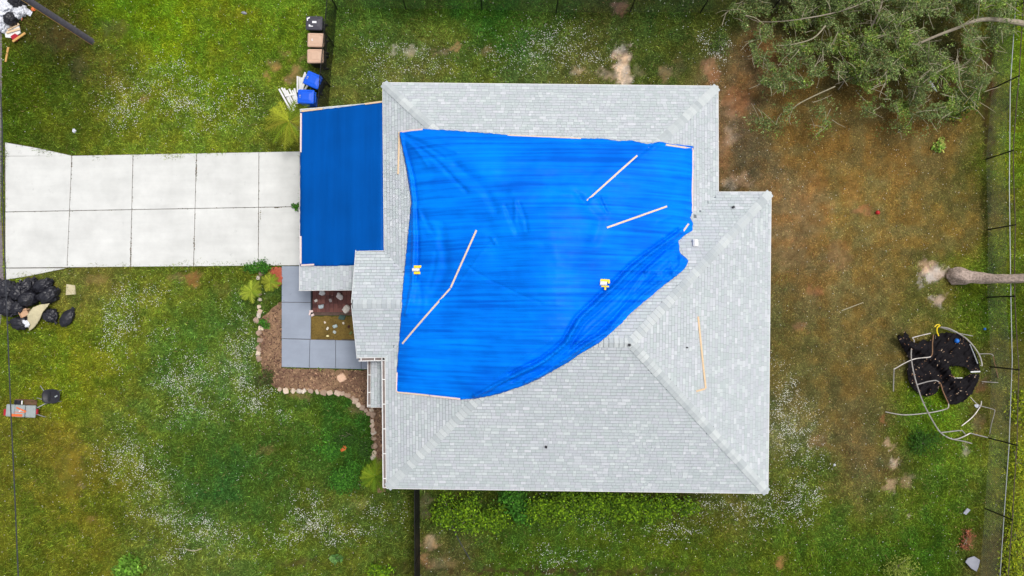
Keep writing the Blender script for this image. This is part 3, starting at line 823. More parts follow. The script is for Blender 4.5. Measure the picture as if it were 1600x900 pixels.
def fascia(a, b, za, zb):
    part('fascia', *beam((a.x, a.y, za - 0.19), (b.x, b.y, zb - 0.19), 0.022, 0.175), M_white, house)
zr = lambda p: float(hroof(*(p + (mid - p).normalized() * 0.01)))
out_ = lambda p, n, k=0.012: p - n * k
for pl, a, b in ((N1, c1, c2), (E1, c2, c3), (N2, c3, c4), (E2, c4, c5), (S_, c5, c6), (W_, wW(eA), c1), (W_, c6, wW(eB)), (EN, eA, wW(eA)), (ES, eB, wW(eB))):
    fascia(out_(a, pl.n), out_(b, pl.n), HE, HE)
er = Vector((EWx - 0.013, er0.y)); erz = HE + PITCH * EN.d(er.x, er.y)
fascia(out_(eA, EW.n), er, HE, erz); fascia(er, out_(eB, EW.n), erz, HE)
fascia(out_(ga, GAR.n), out_(gb, GAR.n), GZ0, GZ0)
for k in (0, 1):
    a = gar_poly[0] if k == 0 else gar_poly[3]; b = gar_poly[1] if k == 0 else gar_poly[2]
    dy = 0.014 if k == 0 else -0.014
    fascia(a + Vector((0, dy)), b + Vector((0, dy)), GZ0 + .0, GZ0 + GP * gar_run)
fascia(out_(lb, Vector((0, 1))), out_(lb + LEAN.n * 0.95, Vector((0, 1))), LZ, LZ + 0.095)
# gutters: open troughs with dirt inside and strap hangers
def gutter(a, b, z, n_out, hang):
    o1 = a + n_out * 0.03; o2 = b + n_out * 0.03; q1 = a + n_out * 0.155; q2 = b + n_out * 0.155; m1 = (o1 + q1) / 2; m2 = (o2 + q2) / 2
    z -= 0.04
    V, F = merge(beam((*q1, z - 0.11), (*q2, z - 0.11), 0.032, 0.12), beam((*o1, z - 0.11), (*o2, z - 0.11), 0.015, 0.12))
    g_ = part('gutter', V, F, M_white, house)
    def subp(nm, vf, m):
        s_ = ob(nm, *vf, m, None); s_.parent = g_; s_.matrix_parent_inverse = parent_inv(g_)
    subp('gutter_bed', beam((*m1, z - 0.105), (*m2, z - 0.105), 0.105, 0.02), M_dirtygutter)
    L = (b - a).length
    for h in hang:
        p = a + (b - a) * h
        e = (b - a).normalized() * 0.02
        subp('hanger', beam((*(p + n_out * 0.0), z + 0.012), (*(p + n_out * 0.16), z + 0.012), 0.04, 0.01), M_white)
    subp('end_cap', beam((*(q2), z - 0.11), (*(o2), z - 0.11), 0.02, 0.12), M_white)
gutter(wW(eB) + Vector((0, -0.02)), c6 + Vector((0, 0.02)), HE, -W_.n, (0.17, 0.36, 0.55, 0.74, 0.93))
gutter(eB + Vector((0.05, 0)), wW(eB), HE, -ES.n, (0.1, 0.6))
gutter(la, lb, LZ, -LEAN.n, (0.15, 0.45, 0.75, 0.97))
# roof fittings
def fit(nm, V, F, m, smooth=False):
    o = ob(nm, V, F, m, None, smooth=smooth); o.parent = roof; o.matrix_parent_inverse = parent_inv(roof); return o
v0 = roofpt(1085.5, 380)
bx = [box((v0.x, v0.y, v0.z + 0.07), (0.18, 0.3, 0.16))]
for dx, dz, w in ((0.05, 0.16, 0.14),): bx.append(box((v0.x + 0.03, v0.y, v0.z + 0.165), (0.14, 0.26, 0.05)))
vent = fit('roof_vent', *merge(*bx), M_white)
vb = ob('vent_flashing', *box((v0.x, v0.y, v0.z + 0.02), (0.30, 0.42, 0.03)), M_deck, None)
for px, py in ((1145, 324), (853, 698), (983, 539), (1073, 543)):
    q = roofpt(px, py)
    r_ = 0.055 if px != 1073 else 0.03
    fit('vent_pipe', *tube([q - Vector((0, 0, 0.05)), q + Vector((0, 0, 0.12)), q + Vector((0, 0, 0.14))], [r_, r_, r_ * 0.6], 9), M_black)
bpy.data.objects.remove(vb)

# ------------------------------------------------------------------ tarps
def tarp_mat(name, col, dark, lo=.66, hi=1.45):
    m, nt, b = nodemat(name); N, Lk = nt.nodes.new, nt.links.new
    tc = N('ShaderNodeTexCoord'); mp = N('ShaderNodeMapping'); mp.inputs['Scale'].default_value = dark
    Lk(tc.outputs['Object'], mp.inputs['Vector'])
    n1 = N('ShaderNodeTexNoise'); n1.inputs['Scale'].default_value = 1.0; n1.inputs['Detail'].default_value = 5; n1.inputs['Roughness'].default_value = 0.6
    Lk(mp.outputs[0], n1.inputs['Vector'])
    n2 = N('ShaderNodeTexNoise'); n2.inputs['Scale'].default_value = 0.5; n2.inputs['Detail'].default_value = 3
    Lk(tc.outputs['Object'], n2.inputs['Vector'])
    ad = N('ShaderNodeMath'); ad.operation = 'MULTIPLY_ADD'; ad.inputs[1].default_value = 0.6; Lk(n2.outputs['Fac'], ad.inputs[0]); Lk(n1.outputs['Fac'], ad.inputs[2])
    cr = N('ShaderNodeValToRGB'); cr.color_ramp.elements[0].position = 0.6; cr.color_ramp.elements[1].position = 1.0
    cr.color_ramp.elements[0].color = (*[c * lo for c in col], 1); cr.color_ramp.elements[1].color = (*[min(1, c * hi) for c in col], 1)  # pale sheen and darker shading streaks painted into the colour, with weave bands
    Lk(ad.outputs[0], cr.inputs[0]); Lk(cr.outputs[0], b.inputs['Base Color'])
    bp = N('ShaderNodeBump'); bp.inputs['Strength'].default_value = 0.25; bp.inputs['Distance'].default_value = 0.02
    Lk(n1.outputs['Fac'], bp.inputs['Height']); Lk(bp.outputs[0], b.inputs['Normal'])
    b.inputs['Roughness'].default_value = 0.45; b.inputs['Specular IOR Level'].default_value = 0.05
    return m
M_tarp = tarp_mat('blue_tarp', (0.0, 0.165, 0.95), (0.12, 7.0, 0.6))
M_gtarp = tarp_mat('blue_tarp_taut', (0.0, 0.078, 0.36), (1.6, 0.08, 0.6), .86, 1.14)
def crease(px, py, line, w, a):
    d = distpoly(px, py, line, closed=False)
    return a * np.exp(-(d / w) ** 2)
FOLDS = [([(690,352),(700,420),(672,470)], 9, -0.08), ([(905,315),(935,345),(925,378)], 10, -0.09), ([(800,330),(815,365)], 9, -0.08), ([(715,262),(760,300),(775,330)], 8, -0.07), ([(630,212),(690,262),(730,300)], 4, -0.06),  # polyline in photograph pixels, width px, height m
 ([(1064,362),(1025,390),(985,420),(940,465),(905,500),(884,535),(850,560),(800,588),(742,617)], 3.4, 0.2), ([(1058,360),(1020,388),(980,416),(934,462),(899,498),(878,532),(845,557),(796,584)], 2.6, -0.12),
 ([(1068,372),(1030,398),(992,430),(946,474),(912,508),(890,543),(850,572),(800,596)], 2.8, -0.12),
 ([(1035,372),(1040,395),(1000,430),(962,478),(925,512),(890,548)], 3.0, 0.08),
 ([(1030,440),(1000,462),(970,490),(945,518),(905,545),(860,574),(820,596)], 2.8, 0.15),
 ([(1022,430),(985,462),(960,492),(930,522),(890,548)], 2.5, -0.13),
 ([(1050,395),(1020,415),(1005,425)], 3, 0.07), ([(1055,405),(1040,425),(1010,440)], 3, -0.05), ([(1062,402),(1060,418),(1048,430)], 3, 0.08), ([(1045,410),(1052,432)], 2.2, 0.06),
 ([(1015,425),(1000,440),(985,462)], 2.5, 0.06), ([(1000,415),(1010,440),(1022,446)], 2.2, 0.05),
 ([(628,212),(638,262),(646,305),(649,340),(648,400),(645,450),(636,490)], 3.2, 0.12),
 ([(632,225),(645,280),(654,330),(655,400),(650,440)], 3.2, -0.08), ([(640,290),(652,320),(664,345),(690,352)], 3, 0.04),
 ([(628,208),(660,228),(695,250)], 3.2, -0.045), ([(628,208),(672,225),(714,240)], 3.0, 0.035), ([(627,209),(650,235),(668,262)], 3, 0.035), ([(640,206),(690,215),(740,222)], 3, 0.02),
 ([(666,338),(674,356),(680,366),(668,368)], 5, -0.05), ([(683,395),(680,420),(672,450)], 4, -0.035), ([(645,420),(650,450),(645,470)], 3, 0.04), ([(657,440),(660,470),(655,490)], 4, -0.03),
 ([(775,371),(750,402),(720,440),(690,470)], 2.2, 0.03), ([(770,372),(776,380)], 3, 0.05), ([(722,410),(770,440),(845,475)], 2.2, -0.025), ([(845,475),(900,480)], 2.5, 0.02),
 ([(790,322),(800,345),(808,365)], 4, -0.05), ([(812,318),(820,340),(823,360)], 3.5, -0.05), ([(805,312),(806,345)], 3, 0.04),
 ([(898,305),(912,318),(925,306)], 6, -0.07), ([(935,308),(946,335)], 3, -0.05), ([(941,312),(948,330)], 2.2, 0.05), ([(920,315),(945,310)], 3, 0.04), ([(855,295),(875,305),(900,308)], 3, 0.03),
 ([(1018,226),(1000,240),(985,252)], 2.4, -0.04), ([(1010,224),(1022,232),(1030,224)], 2.6, 0.06), ([(1040,322),(1060,324),(1080,322)], 2.5, 0.035), ([(1025,350),(1050,340),(1075,345)], 2.4, 0.03),
 ([(720,625),(770,595),(810,560),(860,530)], 2.2, 0.03), ([(725,620),(780,600),(830,580),(880,545)], 2.4, -0.04), ([(735,618),(790,604),(845,575)], 2, 0.04), ([(760,618),(800,590),(850,552)], 2, -0.03),
 ([(885,230),(950,232),(1010,240)], 3, 0.015), ([(650,300),(720,296),(800,300)], 4, 0.012), ([(690,470),(640,460)], 3, 0.02), ([(700,250),(760,290),(790,300)], 9, -0.05), ([(850,250),(900,300)], 16, 0.05), ([(730,260),(820,250),(900,255)], 20, 0.05),
 ([(690,340),(760,345),(780,400)], 14, -0.045), ([(850,330),(870,400)], 12, 0.04)]
tp = densify(TARP, 3.0, 0.5, seed=5)
pts, tris = fill(tp, 2.0)
qx = np.array([p.x for p in pts]); qy = np.array([p.y for p in pts])
wx = qx + 6 * (fbm(qx / 60, qy / 60, 2, 3) - 0.5); wy = qy + 6 * (fbm(qx / 60, qy / 60, 2, 6) - 0.5)
tx, ty, tz = roofpts(qx, qy)
acc = hroof(tx, ty) * 1.0; wn_ = 1.0                      # slack cloth rounds off the hips beneath it
for rad_ in (0.35, 0.75, 1.15):
    for k_ in range(12):
        acc = acc + hroof(tx + rad_ * math.cos(k_ * math.pi / 6), ty + rad_ * math.sin(k_ * math.pi / 6)); wn_ += 1
de = distpoly(qx, qy, TARP)
inner_ = np.clip(de / 45, 0, 1) ** 0.7
tz = tz + (acc / wn_ - tz) * np.clip(de / 45, 0, 1)
lift = 0.03 + 0.05 * np.clip(de / 14, 0, 1) + 0.20 * inner_
for line, w, a in FOLDS: lift = lift + crease(wx, wy, line, w * 0.85, a * 1.25)
env = np.clip(de / 20, 0, 1)
lift = lift + env * (0.045 * (fbm(qx / 190, qy / 6.0, 3, 50) - 0.5) + 0.13 * (fbm(qx / 45, qy / 30, 3, 60) - 0.4) + 0.012 * (fbm(qx / 12, qy / 9, 2, 70) - 0.5))
# gathered, crumpled cloth along the torn lower-right edge
gth = np.exp(-(distpoly(qx, qy, [(1066, 405), (1010, 455), (960, 500), (900, 545), (820, 590)], closed=False) / 20) ** 2)
along = (qx - qy) / 1.414; across = (qx + qy) / 1.414
lift = lift + gth * 0.20 * (fbm(across / 7, along / 60, 3, 80) - 0.45)
lift = lift + np.exp(-(distpoly(qx, qy, [(1066, 405), (1040, 430)], closed=False) / 14) ** 2) * 0.22 * (fbm(qx / 6, qy / 6, 3, 90) - 0.4)
hem = np.exp(-(distpoly(qx, qy, [(1034, 448), (986, 488), (952, 522), (880, 570), (815, 603), (740, 622)], closed=False) / 3.0) ** 2)
lift = np.maximum(lift + hem * 0.05, 0.02)
lift = np.maximum(tz + lift, roofpts(qx, qy)[2] + 0.02) - tz
V = np.stack([tx, ty, tz + lift], 1)
tarp = ob('blue_tarp', V, tris, M_tarp, None, smooth=True)
md = tarp.modifiers.new('thickness', 'SOLIDIFY'); md.thickness = 0.008; md.offset = -1
tag(tarp, 'large wrinkled bright blue tarp spread across the middle of the main roof', 'tarp')
# garage tarp, pulled tight
gpts, gtris = fill(densify(GTARP, 5.0, 0.4, seed=8), 5.0)
qx = np.array([p.x for p in gpts]); qy = np.array([p.y for p in gpts]); z = np.full(len(qx), 2.8)
for _ in range(10):
    x, y = PN(qx, qy, z); z = np.minimum(GAR.z(x, y), GZ0 + GP * gar_run)
dg = distpoly(qx, qy, GTARP)
wr = 0.03 * (fbm(qx / 7, qy / 120, 3, 11) - 0.5) + 0.03 * np.exp(-((qx - 595) / 5) ** 2) * (fbm(qx / 6, qy / 18, 2, 15) - 0.3)
zz = z + 0.035 + np.clip(dg / 10, 0, 1) * wr
gt = ob('blue_tarp', np.stack([x, y, zz], 1), gtris, M_gtarp, None, smooth=True)
md = gt.modifiers.new('thickness', 'SOLIDIFY'); md.thickness = 0.008; md.offset = -1
tag(gt, 'taut darker blue tarp covering the low garage roof beside the driveway', 'tarp')

# ------------------------------------------------------------------ wooden battens on tarps and roof
bvh_z = lambda px, py, off: roofpt(px, py, off)
from mathutils.bvhtree import BVHTree
tarp_bvh = BVHTree.FromPolygons([tuple(v) for v in V], tris)
def on_top(px, py):
    p = roofpt(px, py, 0.05)
    hit = tarp_bvh.ray_cast(Vector((p.x, p.y, 20)), Vector((0, 0, -1)))
    z = hit[0].z if hit[0] is not None else float(hroof(p.x, p.y)) + 0.02
    return Vector((p.x, p.y, z + 0.008))
def batten(a, b, m, label, w=0.075, h=0.022, pt=on_top):
    pa, pb = pt(*a), pt(*b)
    n = max(1, int((pb - pa).length / 0.45))
    line = [pt(a[0] + (b[0] - a[0]) * i / n, a[1] + (b[1] - a[1]) * i / n) for i in range(n + 1)]
    for _ in range(2):
        for i in range(1, n): line[i].z = max(line[i].z, (line[i - 1].z + line[i + 1].z) / 2)
    sd = (pb - pa).cross(Vector((0, 0, 1))).normalized() * (w / 2); up = Vector((0, 0, h))
    V_, F_ = [], []
    for p in line: V_ += [p - sd, p + sd, p + sd + up, p - sd + up]
    F_ = [(3, 2, 1, 0), tuple(n * 4 + k for k in range(4))]
    for i in range(n):
        for k in range(4): F_.append((i * 4 + k, i * 4 + (k + 1) % 4, i * 4 + 4 + (k + 1) % 4, i * 4 + 4 + k))
    o = ob('wooden_batten', V_, F_, m, None)
    bev = o.modifiers.new('edge', 'BEVEL'); bev.width = 0.004; bev.segments = 1
    tag(o, label, 'wood strip', 'wooden battens nailed over the tarps')
batten((625, 206), (660.5, 202), M_woodp, 'short pale batten along the top left corner edge of the large tarp')
batten((624, 206), (622, 272), M_woodo, 'orange tinted batten lying upright on shingles left of the tarp top corner')
batten((793, 211.5), (908, 216.5), M_wood, 'long pale batten along the top edge of the large tarp')
batten((1040, 226.5), (1083, 233), M_wood, 'short pale batten at the top right corner of the large tarp')
batten((1082.5, 234), (1081.5, 331), M_woodp, 'long upright batten along the right edge of the large tarp')
batten((995, 244), (917, 314), M_wood, 'long diagonal batten on upper right of large tarp, rising steeply to the right')
batten((1040, 324), (947, 357), M_wood, 'diagonal batten with gentle slope on right part of large tarp')
batten((1075, 350), (1066, 362), M_wood, 'very short batten near the right notch of the large tarp')
batten((745, 361), (705, 450), M_wood, 'upper steep batten of the bent pair on left half of large tarp')
batten((704.5, 451), (629, 537), M_wood, 'lower slanted batten of the bent pair, reaching the left edge of large tarp')
batten((620.5, 582), (619.5, 612), M_woodp, 'short upright batten at the lower left corner of large tarp')
batten((620, 612.5), (671, 618), M_wood, 'batten along lower left bottom edge of large tarp, starting at the corner')
batten((672, 618), (719, 623.5), M_woodp, 'batten along bottom edge of large tarp, ending at the hip ridge')
batten((1091, 494.5), (1098.5, 567), M_woodo, 'upper fresh pine strip lying upright on bare shingles right of the ridge end')
batten((1098.5, 567.5), (1103, 607), M_woodo, 'lower fresh pine strip continuing down to an angled end on right roof slope')
batten((1102, 607.5), (1088, 611.5), M_woodo, 'shortest pine strip forming the foot of the L on right roof slope')
def on_gar(px, py):
    z = 2.8
    for _ in range(10):
        v = P(px, py, z); z = float(GAR.z(v.x, v.y)) + 0.05
    return Vector((v.x, v.y, z))
batten((471, 174), (504, 170), M_woodo, 'short batten at the top left corner of the garage tarp', pt=on_gar)
batten((570, 162.5), (597, 159), M_woodo, 'short batten on garage tarp top edge next to the main roof', pt=on_gar)
batten((470.5, 177), (470, 238), M_woodp, 'upright batten along upper left edge of the garage tarp', pt=on_gar)
batten((470, 369), (470, 412), M_woodp, 'upright batten at lower left edge of the garage tarp by the driveway', pt=on_gar)
batten((470, 414.5), (491, 413.5), M_woodp, 'short flat batten at the bottom left corner of the garage tarp', pt=on_gar)
# two yellow and white plastic anchors left on the tarp
def anchor(px, py, rz, label, kind):
    p = on_top(px, py)
    t = thing('tarp_anchor', label, 'anchor', p, rz, 'yellow anchors lying on the tarp')
    if kind == 0:
        part('base_plate', *merge(box((0, 0.13, 0.02), (0.42, 0.10, 0.05)), box((0, -0.13, 0.02), (0.42, 0.10, 0.05)), box((0.16, 0, 0.021), (0.11, 0.2, 0.05))), M_yellow, t, local=True)
        part('tube', *tube([(-0.27, 0, 0.06), (-0.02, 0, 0.06), (0.03, 0, 0.06)], [0.07, 0.07, 0.06], 10), M_white, t, local=True)
        part('socket', *box((0.06, 0, 0.015), (0.12, 0.15, 0.02)), M_brown, t, local=True)
    else:
        part('base_plate', *merge(box((0, 0.11, 0.02), (0.5, 0.1, 0.05)), box((0.22, 0.06, 0.021), (0.08, 0.12, 0.05)), box((-0.22, 0.08, 0.0215), (0.07, 0.1, 0.05)), box((0.08, -0.12, 0.02), (0.3, 0.06, 0.04)), box((0.09, -0.2, 0.02), (0.07, 0.12, 0.04))), M_yellow, t, local=True)
        part('tube', *merge(tube([(-0.13, -0.01, 0.06), (0.12, -0.01, 0.06), (0.14, -0.01, 0.06)], [0.085, 0.085, 0.07], 10), box((-0.17, -0.06, 0.03), (0.08, 0.09, 0.05), 0.6)), M_white, t, local=True)
anchor(655.5, 422, 0.0, 'square yellow plastic anchor with white tube at left edge of large tarp', 0)
anchor(941, 443, -0.05, 'broken yellow and white plastic anchor on right half of large tarp', 1)
#@@REST
# ------------------------------------------------------------------ fences
def fence(label, posts, h, mesh_h, mrail, mpost, mwire, r_post=0.032, r_rail=0.02, wire=0.0022, sp=0.075, mid_rail=None, group=None, lean=(0, 0), toprail=True):
    b0 = P(*posts[0])
    t = thing('chain_link_fence', label, 'fence', b0)
    L = Vector((lean[0], lean[1], 0))
    B = [P(*q) for q in posts]
    for b in B: part('post', *tube([b - Vector((0, 0, 0.05)), b + Vector((0, 0, h)) + L, b + Vector((0, 0, h + 0.03)) + L], [r_post, r_post, r_post * 0.5], 8), mpost, t)
    for a, b in zip(B[:-1], B[1:]):
        up = Vector((0, 0, h - 0.02)) + L
        if toprail: part('rail', *tube([a + up, (a + b) / 2 + up + Vector((0, 0, -0.02)), b + up], r_rail, 6), mrail, t)
        d = b - a; W = d.length; n = int((W + mesh_h) / sp); V, F = [], []
        side = d.cross(Vector((0, 0, 1))).normalized()
        for fam in (0, 1):
            for i in range(n):
                s0 = -mesh_h + i * sp; s1 = s0 + mesh_h; z0, z1 = 0.03, mesh_h
                if s0 < 0: z0 += -s0; s0 = 0
                if s1 > W: z1 -= (s1 - W); s1 = W
                if z1 <= z0: continue
                if fam: s0, s1 = W - s0, W - s1
                f0, f1 = z0 / h, z1 / h
                p = a + d * (s0 / W) + Vector((0, 0, z0)) + L * f0; q = a + d * (s1 / W) + Vector((0, 0, z1)) + L * f1
                u = (q - p).normalized(); v = u.cross(side).normalized()
                k = len(V)
                for e in (p, q): V += [e + side * wire, e - side * wire * 0.5 + v * wire, e - side * wire * 0.5 - v * wire]
                F += [(k, k + 1, k + 4, k + 3), (k + 1, k + 2, k + 5, k + 4), (k + 2, k, k + 3, k + 5)]
        o = part('wire_mesh', V, F, mwire, t)
    if mid_rail:
        part('tension_pipe', *tube([Vector((b.x, b.y, mid_rail)) + Vector((0.05, 0, 0)) for b in (P(1562, -80), P(1546.5, 150), P(1545, 300), P(1547, 460), P(1549, 560), P(1544, 690), P(1536, 800), P(1528, 920))], 0.018, 7), M_galv, t)
    return t
fence('long chain link fence with black posts along the right edge of the yard', [(1560, -80), (1556, 30), (1549, 139), (1540, 249), (1543, 359), (1542, 464.5), (1548, 573), (1545, 684.5), (1538, 794), (1530, 905), (1522, 1010)], 1.85, 1.3, M_rustrail, M_blackmetal, M_dgalv, sp=0.10, mid_rail=1.3)
fence('black chain link fence crossing the grass along the top edge', [(526, 12), (634.5, 14), (753, 15), (869, 20), (984, 20), (1094, 20), (1205, 16), (1330, 8)], 1.8, 1.7, M_blackmetal, M_blackmetal, M_blackmetal, wire=0.003, sp=0.08)
fence('black chain link fence standing behind the row of wheeled bins', [(527, 14), (522, 72), (516, 135), (512, 188)], 1.8, 1.75, M_blackmetal, M_blackmetal, M_blackmetal, wire=0.003, sp=0.065)
fence('short black mesh fence running down from the lower roof edge', [(656, 742), (656, 800), (656.5, 860), (656.5, 930)], 1.8, 1.78, M_blackmetal, M_blackmetal, M_blackmetal, wire=0.007, sp=0.05)

# ------------------------------------------------------------------ utility pole and cable
pb_ = P(143, 65)
t = thing('utility_pole', 'tall weathered grey utility pole rising out of the top left corner', 'pole', pb_)
zz_ = [-0.1, 0.5, 2, 4, 6, 8, 9.6]
part('shaft', *tube([pb_ + Vector((0.01 * math.sin(i), 0.0, z)) for i, z in enumerate(zz_)], [0.165, 0.16, 0.155, 0.15, 0.145, 0.135, 0.125], 14), M_polewood, t)
part('cross_arm', *beam(pb_ + Vector((-1.1, 0.13, 9.0)), pb_ + Vector((1.1, 0.13, 9.0)), 0.1, 0.12), M_polewood, t)
part('ground_wire', *tube([pb_ + Vector((0.02, -0.175, z)) for z in (0, 3, 6, 9)], 0.012, 5), M_woody, t)
ca = [pb_ + Vector((-0.15, -0.1, 6.5)), P(1, 150, 6.25), P(4, 300, 6.1), P(9.5, 450, 6.0), P(16, 620, 6.0), P(22.5, 760, 6.05), P(28.5, 900, 6.2), P(44, 1250, 6.7)]
o = ob('overhead_cable', *tube(smoothline(ca, 6), 0.022, 6), M_cable, None)
tag(o, 'thin dark overhead cable running down the left edge', 'cable')

# ------------------------------------------------------------------ wheeled bins
def bin_(px, py, rz, lid, body, label, marks=0, tip=0.0):
    H = 1.05
    c = P(px, py, H)
    t = thing('wheeled_bin', label, 'bin', (c.x, c.y, 0), rz, 'wheeled bins along the fence')
    sx, sy = 0.36, 0.30
    V = []
    for z, k in ((0.06, 0.74), (0.5, 0.86), (0.97, 0.97)):
        for dx, dy in ((-1, -1), (1, -1), (1, 1), (-1, 1)): V.append((dx * sx * k + 0.02 * (1 - k), dy * sy * k, z))
    F = [(3, 2, 1, 0), (8, 9, 10, 11)]
    for l in (0, 4):
        for i in range(4): F.append((l + i, l + (i + 1) % 4, l + 4 + (i + 1) % 4, l + 4 + i))
    b = part('body', V, F, body, t, local=True)
    # lid: domed panel with rounded corners, raised centre and hinge bar
    n = 6; rows = []
    def rr(ax, ay, r, z, dx=0):
        o = []
        for (qx, qy, a0) in ((ax - r, ay - r, 0), (-ax + r, ay - r, 90), (-ax + r, -ay + r, 180), (ax - r, -ay + r, 270)):
            for k in range(n): a = math.radians(a0 + 90 * k / (n - 1)); o.append((qx + r * math.cos(a) + dx, qy + r * math.sin(a), z))
        return o
    rings = [rr(sx + 0.03, sy + 0.03, 0.07, 0.955), rr(sx + 0.035, sy + 0.035, 0.07, 1.0), rr(sx, sy, 0.06, 1.035), rr(sx - 0.05, sy - 0.05, 0.05, 1.045), rr(sx - 0.07, sy - 0.07, 0.045, 1.03), rr(sx - 0.2, sy - 0.16, 0.04, 1.055)]
    V = [v for r in rings for v in r]; m_ = len(rings[0]); F = []
    for i in range(len(rings) - 1):
        for k in range(m_): F.append((i * m_ + k, i * m_ + (k + 1) % m_, (i + 1) * m_ + (k + 1) % m_, (i + 1) * m_ + k))
    F.append(tuple((len(rings) - 1) * m_ + k for k in range(m_)))
    part('lid', V, F, lid, t, local=True)
    part('handle', *tube([(sx + 0.02, -0.24, 0.93), (sx + 0.09, -0.24, 0.97), (sx + 0.09, 0.24, 0.97), (sx + 0.02, 0.24, 0.93)], 0.018, 6), body, t, local=True)
    for s in (-1, 1):
        part('wheel', *tube([(sx - 0.08, s * 0.27, 0.13), (sx - 0.08, s * 0.32, 0.13)], 0.13, 14), M_black, t, local=True)
    if marks == 1:
        part('label', *merge(box((0.02, 0.03, 1.058), (0.2, 0.1, 0.004)), box((-0.14, -0.14, 1.05), (0.2, 0.1, 0.006)), box((-0.27, 0.22, 1.045), (0.14, 0.06, 0.008), 0.5), box((-0.32, 0.16, 1.043), (0.05, 0.14, 0.008), 0.1)), M_paper, t, local=True)
    if marks == 2:
        part('emblem', *merge(box((-0.16, 0.0, 1.058), (0.07, 0.03, 0.004), 0.9), box((-0.16, 0.03, 1.058), (0.05, 0.03, 0.004), -0.7), box((-0.15, -0.04, 1.058), (0.06, 0.03, 0.004), 0.2)), M_paper, t, local=True)
    if marks == 3:
        part('emblem', *merge(box((-0.27, 0.03, 1.046), (0.07, 0.05, 0.006), 0.2), box((-0.27, -0.05, 1.046), (0.07, 0.03, 0.006), -0.1)), M_galv, t, local=True)
    return t
bin_(490.5, 35.5, -0.03, M_bincharcoal, M_bindark, 'charcoal wheeled bin with white paper labels on its lid, nearest the top', 1)
bin_(493, 62, -0.02, M_bintan, M_bindark, 'tan lidded bin with small white emblem, directly below the charcoal bin', 2)
bin_(492.5, 87, 0.01, M_bintan, M_bindark, 'tan lidded bin with plain ribbed lid, just above the blue bins')
bin_(488.5, 124.5, -0.42, M_binblue, M_bindark, 'blue lidded bin turned at an angle, upper of the two blue ones', 3)
bin_(477.5, 150.5, -0.05, M_binblue, M_binblue, 'blue bin squarely set beside the garage corner, lower of the two blue ones', 3)
# white vinyl slats spilled beside the blue bins
SL = [((436, 139), (454, 172)), ((440, 137), (456, 166)), ((444, 138), (458, 170)), ((448, 141), (460, 165)), ((452, 139), (462, 160)), ((457, 141), (463, 158)), ((460, 138), (465, 160)),
      ((465, 119), (465, 142)), ((468, 120), (469, 140)), ((471, 121), (472, 140)), ((477, 113), (468, 140)), ((479, 116), (472, 142)), ((482, 131), (476, 141)), ((445, 150), (461, 147))]
ORD = ['leftmost', 'second from left', 'third from left', 'fourth from left', 'fifth from left', 'sixth from left', 'rightmost']
SLL = ['white vinyl strip in the fanned pile below the blue bins, ' + q for q in ORD] + ['white vinyl strip of the bundle beside the angled blue bin, ' + q for q in ORD[:5] + ORD[6:]] + ['short white vinyl strip lying across the fanned pile']
for i, (a, b) in enumerate(SL):
    z = 0.12 + 0.035 * (i % 4) + (0.1 if i > 6 else 0)
    pa, pb2 = P(*a, z), P(*b, z * 0.5)
    d = (pb2 - pa); pb2 = pa + d * 1.1
    o = ob('vinyl_strip', *merge(beam(pa, pb2, 0.085, 0.012), beam(pa + Vector((0.0, 0, 0.008)), pb2 + Vector((0, 0, 0.008)), 0.03, 0.014)), M_white, None)
    tag(o, SLL[i], 'vinyl strip', 'white strips beside the blue bins')

# ------------------------------------------------------------------ stones
def rock(px, py, size, seed, col, zf=0.55, stretch=1.0):
    p = P(px, py)
    return blob((p.x, p.y, size * zf * 0.4), (size * stretch, size / stretch, size * zf), seed, 2, 0.45, 1.1, 0.2, rz=seed * 0.7, cube=0.85)
ed = thing('stone_edging', 'curved row of pinkish tan edging stones around the mulch bed', 'stone edging', P(405, 500))
Z5 = [(135,125),(112,163),(118,280),(120,325),(122,378),(122,412),(120,440),(105,480),(135,530),(118,570),(122,620),(118,685),(115,720),(118,755)]
Z2 = [(150,632),(190,645),(235,645),(270,645),(300,645),(340,645),(380,650),(420,650),(465,655),(510,658),(542,660),(565,668),(585,674),(605,687),(625,710),(640,728),(662,748),(690,762),(702,785),(725,760),(730,792),(731,830),(731,860),(735,885)]
Z6 = [(738,5),(738,40),(738,85),(738,130),(735,160)]
ST_ = [(380 + a / 4.74, 400 + b / 4.74) for a, b in Z5] + [(400 + a / 4, 450 + b / 4) for a, b in Z2] + [(400 + a / 4, 675 + b / 4) for a, b in Z6]
for i, (px, py) in enumerate(ST_):
    o = part('stone', *rock(px + random.uniform(-.8, .8), py + random.uniform(-.8, .8), random.uniform(0.085, 0.14), i + 1, None, 0.6, random.uniform(0.85, 1.25)), M_stone, ed)
    o.color = (*L3(*random.choice([(204, 180, 160), (218, 198, 176), (188, 164, 146), (214, 202, 186), (178, 152, 132)]), random.uniform(0.75, 1.0)), 1)
def single_rock(px, py, s, seed, col, label, zf=0.6, stretch=1.0, nm='rock'):
    o = ob(nm, *rock(px, py, s, seed, None, zf, stretch), M_stone, None); o.color = (*L3(*col), 1)
    return tag(o, label, 'rock')
single_rock(534, 590, 0.19, 77, (226, 188, 160), 'single pale pinkish rock in the mulch below the walkway', 0.5)
t = thing('red_rock_bed', 'patch of reddish lava rocks at the driveway corner by the walkway', 'rock bed', P(434, 432))
rr_ = random.Random(4)
for i in range(34):
    part('stone', *rock(rr_.uniform(424, 440), rr_.uniform(419, 446), rr_.uniform(0.07, 0.13), i, None, 0.6), M_redrock, t)
